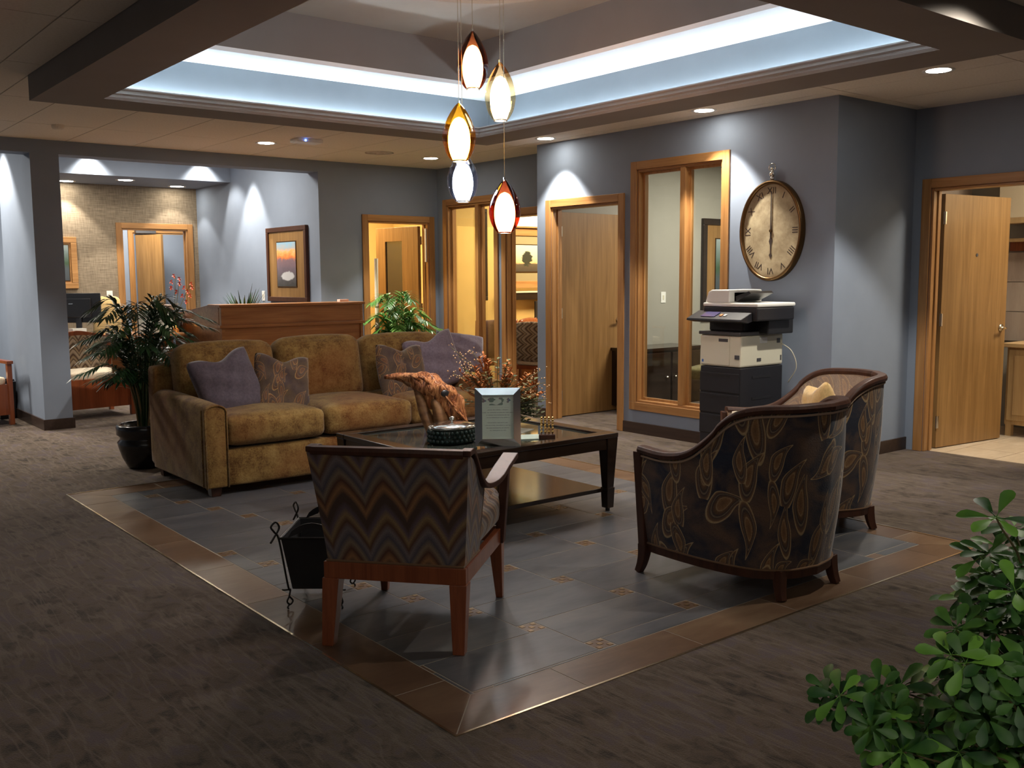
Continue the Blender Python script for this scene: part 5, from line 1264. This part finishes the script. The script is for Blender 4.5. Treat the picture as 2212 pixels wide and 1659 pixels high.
palm('tall dark green palm in a black glazed pot beside the left end of the sofa', (2.41, 7.47, 0), 46, .90, 21, M['leaf2'], .195, .335, .50, canes=18, lw=.024, ll=.17)
palm('bright green palm beside the right end of the reception desk', (5.62, 8.95, 0), 44, .88, 9, M['leaf3'], .18, .32, .44, canes=8, lw=.030, ll=.16)
r = thing('bamboo_pole', 'pale bamboo pole standing in front of the back doorway', 'pole', (5.50, 9.20, 0))
mb = MB(); mb.tube([(0, 0, 0), (0, 0, .55)], .022, 12).tube([(0, 0, .555), (0, 0, 1.10)], .022, 12); mb.tube([(0, 0, 1.105), (.003, 0, 1.62)], .021, 12); mb.build('culm', flat('pale_bamboo', (.90, .84, .66), .4), r)
for z in (.5525, 1.1025): MB().tube([(0, 0, z - .008), (0, 0, z + .008)], .0245, 12).build('node', M['cane'], r)

WH = [(1.588, 1.0, 0.63), (1.712, 1.018, 0.543), (1.645, 1.005, 0.593), (1.783, 0.994, 0.594), (1.804, 0.984, 0.578), (1.703, 0.848, 0.727), (1.706, 0.822, 0.719), (1.935, 0.973, 0.605), (1.829, 0.832, 0.747), (1.766, 0.873, 0.753), (1.979, 0.991, 0.501), (1.837, 0.891, 0.571), (1.994, 0.948, 0.762), (1.89, 0.892, 0.866), (1.975, 0.894, 0.87), (1.814, 0.83, 0.969), (2.0, 0.878, 0.909), (2.06, 0.913, 0.795), (1.915, 0.886, 0.824), (1.954, 0.938, 0.756), (1.976, 0.893, 0.766), (1.803, 0.784, 0.843), (1.992, 0.902, 0.657), (1.964, 0.859, 0.701), (1.835, 0.835, 0.668), (1.725, 0.81, 0.687), (2.045, 0.898, 0.61), (1.893, 0.849, 0.586), (1.947, 0.9, 0.511), (2.026, 0.899, 0.467), (1.926, 0.922, 0.565), (1.951, 0.975, 0.454), (1.762, 0.916, 0.551), (1.85, 1.01, 0.493), (1.726, 0.962, 0.525), (1.909, 1.012, 0.435), (1.924, 0.973, 0.417), (1.711, 0.829, 0.545), (1.642, 0.901, 0.54), (1.648, 0.926, 0.512), (2.009, 0.944, 0.426), (1.867, 0.842, 0.497), (1.985, 0.844, 0.609), (1.872, 0.794, 0.591), (1.935, 0.821, 0.514), (1.884, 0.824, 0.617), (1.679, 0.967, 0.573), (1.983, 0.847, 0.743), (1.993, 0.854, 0.852), (2.003, 0.918, 0.395)]
BX = V((2.02, .80, 0))
r = thing('schefflera_bush', 'bushy green schefflera plant in the near right corner of the picture', 'plant', BX)
MB().lathe([(.001, 0), (.15, 0), (.20, .30), (.215, .32), (.19, .32), (.18, .29)], 32).build('pot', M['pot'], r, smooth=True); MB().lathe([(.001, .29), (.185, .295)], 20).build('soil', M['soil'], r)
random.seed(5); L0 = None
mb = MB(); vs = []; fs = []
for i, (t, w2) in enumerate(((0, .001), (.2, .0045), (.45, .0085), (.68, .0115), (.86, .0095), (.96, .005), (1.0, .0008))):
    x = .010 + .050 * t; z = .006 * t - .010 * t * t; vs += [(x, -w2, z + w2 * .25), (x, 0, z), (x, w2, z + w2 * .25)]
for i in range(6):
    q = i * 3; fs += [(q, q + 1, q + 4, q + 3), (q + 1, q + 2, q + 5, q + 4)]
LV, LF = vs, fs
mb.add(vs, fs)
# petiolule
mb.tube([(0, 0, 0), (.014, 0, .001)], .0008, 4); L0 = mb.build('leaf', M['leaf'], r, smooth=True); first = True
for wi, wpt in enumerate(WH):
    p = V(wpt) - BX
    hub = V((random.uniform(-.05, .05), random.uniform(-.05, .05), .30)); mid = V((p.x * .45, p.y * .45, .30 + (p.z - .30) * .75)) + V((random.uniform(-.03, .03),) * 3)
    if wi in (0, 2, 3): mid = V((1.86, .97, .565)) - BX
    mb = MB(); mb.tube(cr([hub, mid, p], 5), [.0045, .0043, .004, .0038, .0035, .003, .0028, .0025, .002, .002, .0018], 5); mb.build('stem', M['stem'], r)
    outd = (p - V((0, 0, .45))).normalized(); q = (outd + V((-.35, -.35, .55))).normalized()
    Q = V((0, 0, 1)).rotation_difference(q).to_matrix(); a0 = random.uniform(0, 6.28)
    for k in range(6):
        a = a0 + 2 * PI * k / 6 + random.uniform(-.15, .15); tilt = random.uniform(-.35, .25)
        Mx = Q @ Euler((0, tilt, a)).to_matrix()
        if first: o = L0; first = False
        else: o = L0.copy(); C.objects.link(o)
        sc = random.uniform(.9, 1.2); o.matrix_local = Matrix.Translation(p) @ Mx.to_4x4() @ Matrix.Scale(sc, 4)
inner = MB(); random.seed(77)      # the foliage past the first three hundred leaves
for q_ in range(150):
    wpt = V(random.choice(WH)) - BX; c = wpt + V((random.uniform(-.02, .09), random.uniform(-.09, .05), random.uniform(-.10, .03)))
    if c.z < .33: continue
    Q = V((0, 0, 1)).rotation_difference((c - V((0, 0, .45))).normalized() + V((-.3, -.3, .5))).to_matrix(); a0 = random.uniform(0, 6)
    for k in range(7):
        Mx = Matrix.Translation(c) @ (Q @ Euler((0, random.uniform(-.4, .3), a0 + .9 * k)).to_matrix()).to_4x4() @ Matrix.Scale(random.uniform(.7, 1.1), 4)
        inner.add([Mx @ V(v_) for v_ in LV], LF)
inner.build('foliage', M['leaf'], r, smooth=True)['kind'] = 'stuff'

# ---- rooms beyond: office, meeting room, washroom
r = thing('credenza', 'low dark credenza inside the office seen through the tall window', 'cabinet', (7.25, 6.98, 0))
MB().box((0, 0, .06), (.95, .42, .64)).build('body', M['espresso'], r); MB().box((-.02, -.02, .64), (.97, .43, .67)).build('top', M['espresso'], r)
for k in range(2): o = MB().box((.02 + .47 * k, -.018, .08), (.46 + .47 * k, 0, .62)).build('door', M['espresso'], r, bevel=.004); MB().ball((.40 + .13 * k, -.028, .36), .012).build('knob', M['nickel'], o)
art('dark framed picture with oak mat and blue centre inside the office', (8.70, 7.42, .92), 0, .80, 1.14, .07, .16, M['espresso'], M['oakdoor'], 'pond')
r = thing('guest_chair', 'olive patterned guest chair inside the office at the lower right of the window', 'chair', (7.95, 6.55, 0), rad(200)); olive = fabric('olive_pattern', (.17, .15, .07), .35, 25)
mb = MB(); mb.soft((0, .25, .66), (.55, .12, .56), .05, (0, .02, .03), 8); mb.build('backrest', olive, r, smooth=True); mb = MB(); mb.soft((0, 0, .42), (.55, .52, .12), .04, (0, 0, .02), 6); mb.build('seat', olive, r, smooth=True)
for x in (-.24, .24):
    for y in (-.22, .27): MB().taper((x, y, 0), (.018, .018), (x, y, .38), (.024, .024)).build('leg', M['mahog'], r)
# meeting room
art('large ornate framed tree at sunset painting in the yellow meeting room', (7.72, 9.904, 1.27), 0, .98, .76, .09, .12, M['oakx'], flat('olive_mat', (.30, .25, .13), .8), 'tree')
art('tall narrow dark framed mirror on the yellow meeting room wall', (7.38, 9.904, 1.12), 0, .14, 1.14, .05, .0, M['espresso'], M['espresso'], None, 'mirror')
r = thing('glare_bar', 'added glowing bar imitating white ceiling glare above the tree painting in the meeting room', 'light', (7.74, 9.83, 2.06)); MB().box((0, 0, 0), (.95, .07, .13)).build('glow_face', emit('glare_glow', (1, .9, .72), 1.6), r); MB().box((-.01, .0, -.02), (.96, .074, 0)).build('housing', M['oakx'], r)  # glowing box added in place of reflected ceiling glare, not a real lamp
r = thing('wall_shelf', 'dark wall shelf with a pale top below the tree painting', 'shelf', (7.70, 9.80, 1.12)); MB().box((0, 0, 0), (1.0, .10, .09)).build('fascia', M['espresso'], r); MB().box((-.01, -.01, .09), (1.01, .10, .11)).build('top_board', M['cream'], r)
def guest(lab, loc, rot, back, seat):
    r = thing('meeting_chair', lab, 'chair', loc, rot); cw3 = M['redwood']
    for sg in (-1, 1):
        P = cr([(sg * .24, .26, 0), (sg * .24, .24, .42), (sg * .235, .30, .90)], 4); MB().tube(P, .020, 6).build('rear_leg', cw3, r, smooth=True)
        P = cr([(sg * .26, -.22, 0), (sg * .26, -.22, .62), (sg * .26, -.16, .66), (sg * .26, .20, .64), (sg * .24, .27, .62)], 4); MB().tube(P, .017, 6).build('arm', cw3, r, smooth=True)
    mb = MB(); mb.soft((0, .255, .68), (.44, .07, .42), .03, (0, .01, .02), 6); mb.build('backrest', back, r, smooth=True)
    mb = MB(); mb.soft((0, 0, .45), (.48, .48, .09), .035, (0, 0, .02), 6); mb.build('seat', seat, r, smooth=True); MB().box((-.25, -.23, .36), (.25, .24, .405)).build('seat_rail', cw3, r)
    return r
guest('brown backed wooden armchair behind the glass partition of the meeting room', (7.28, 9.45, 0), rad(150), M['brownback'], M['creamcloth'])
guest('red wooden armchair with patterned back and cream seat in the meeting room doorway', (7.36, 8.62, 0), rad(110), M['chev_pale'], M['creamcloth'])
guest('red wooden armchair at the meeting table farther inside the doorway', (7.85, 9.12, 0), rad(20), M['redwood'], M['creamcloth'])
r = thing('meeting_table', 'round cherry wood meeting table in the yellow room', 'table', (8.55, 8.60, 0)); MB().lathe([(.001, .71), (.44, .71), (.46, .73), (.46, .75), (.001, .75)], 40).build('tabletop', M['redwood'], r); MB().tube([(0, 0, .03), (0, 0, .71)], .05, 12).build('pedestal', M['redwood'], r); MB().lathe([(.001, 0), (.26, 0), (.24, .03), (.001, .04)], 24).build('foot', M['redwood'], r)
r = thing('side_cabinet', 'wooden side cabinet against the meeting room wall', 'cabinet', (8.05, 9.48, 0)); MB().box((0, 0, 0), (1.1, .41, .78)).build('body', M['redwood'], r); MB().box((-.01, -.02, .78), (1.11, .41, .80)).build('top', M['oakx'], r)
r = thing('small_monitor', 'dark flat screen standing on the meeting room side cabinet', 'monitor', (8.40, 9.72, .80)); MB().box((-.22, 0, .06), (.22, .03, .30)).build('screen_housing', M['black'], r, bevel=.004); MB().box((-.03, .0, 0), (.03, .03, .07)).build('stand', M['black'], r)
r = thing('white_bowl', 'small white bowl on the meeting room side cabinet', 'bowl', (8.28, 9.58, .80)); MB().lathe([(.001, 0), (.03, 0), (.06, .04), (.07, .075), (.062, .075), (.03, .012), (.001, .01)], 20).build('bowl_body', M['white'], r, smooth=True)

# washroom
r = thing('vanity_cabinet', 'light oak vanity cabinet beyond the right doorway', 'cabinet', (8.72, 2.30, 0)); lo = wood('light_oak', (.62, .42, .20), (.46, .28, .12), 'z')
MB().box((0, 0, .10), (.50, 1.66, .78)).build('body', lo, r)
for k in range(4): o = MB().box((-.018, .02 + .41 * k, .14), (0, .41 + .41 * k, .76)).build('door', lo, r, bevel=.004); MB().box((-.024, .07 + .41 * k, .19), (-.016, .36 + .41 * k, .71)).build('door_panel', lo, o, bevel=.003)
MB().box((-.04, -.02, .78), (.52, 1.70, .815)).build('counter_top', wood('counter_oak', (.72, .50, .26), (.58, .36, .16), 'y'), r, bevel=.004)
for y in (.02, 1.60): MB().box((.0, y, 0), (.05, y + .05, .10)).build('leg', lo, r)
r = thing('wall_cabinet', 'upper wall cabinet with pale lit front beyond the right doorway', 'cabinet', (8.95, 2.30, 1.86)); MB().box((0, 0, 0), (.29, 1.90, .05)).build('bottom_rail', lo, r); MB().box((.0, 0, .05), (.29, 1.90, .62)).build('body', flat('pale_front', (.75, .62, .42), .4), r)
r = thing('towel_shelf', 'wooden wall shelf under the upper cabinet beyond the right doorway', 'shelf', (9.07, 2.30, 1.70)); MB().box((0, 0, 0), (.17, 1.90, .03)).build('board', lo, r); MB().box((.12, 0, -.08), (.17, 1.90, 0)).build('apron', M['redwood'], r)
wt = None
wb = struct(MB().box((9.235, 2.0, .8), (9.249, 4.6, 1.62)).build('wall_tile_bed', M['grout']))
for i in range(7):
    for j in range(3):
        if wt: o = wt.copy(); C.objects.link(o)
        else: o = wt = MB().box((-.008, .003, .003), (0, .367, .267)).build('wall_tile', M['walltile'], wb)
        o.location = (9.235, 2.02 + i * .37, .80 + j * .27)
r = thing('soap_dispenser', 'small dark red soap dispenser on the vanity counter', 'bottle', (8.95, 3.80, .815)); MB().lathe([(.001, 0), (.035, 0), (.035, .10), (.012, .125), (.012, .15), (.001, .15)], 16).build('bottle', flat('dark_red_plastic', (.18, .03, .02), .3), r, smooth=True); MB().tube([(0, 0, .15), (0, 0, .17), (-.04, 0, .168)], .006, 6).build('pump', M['nickel'], r)
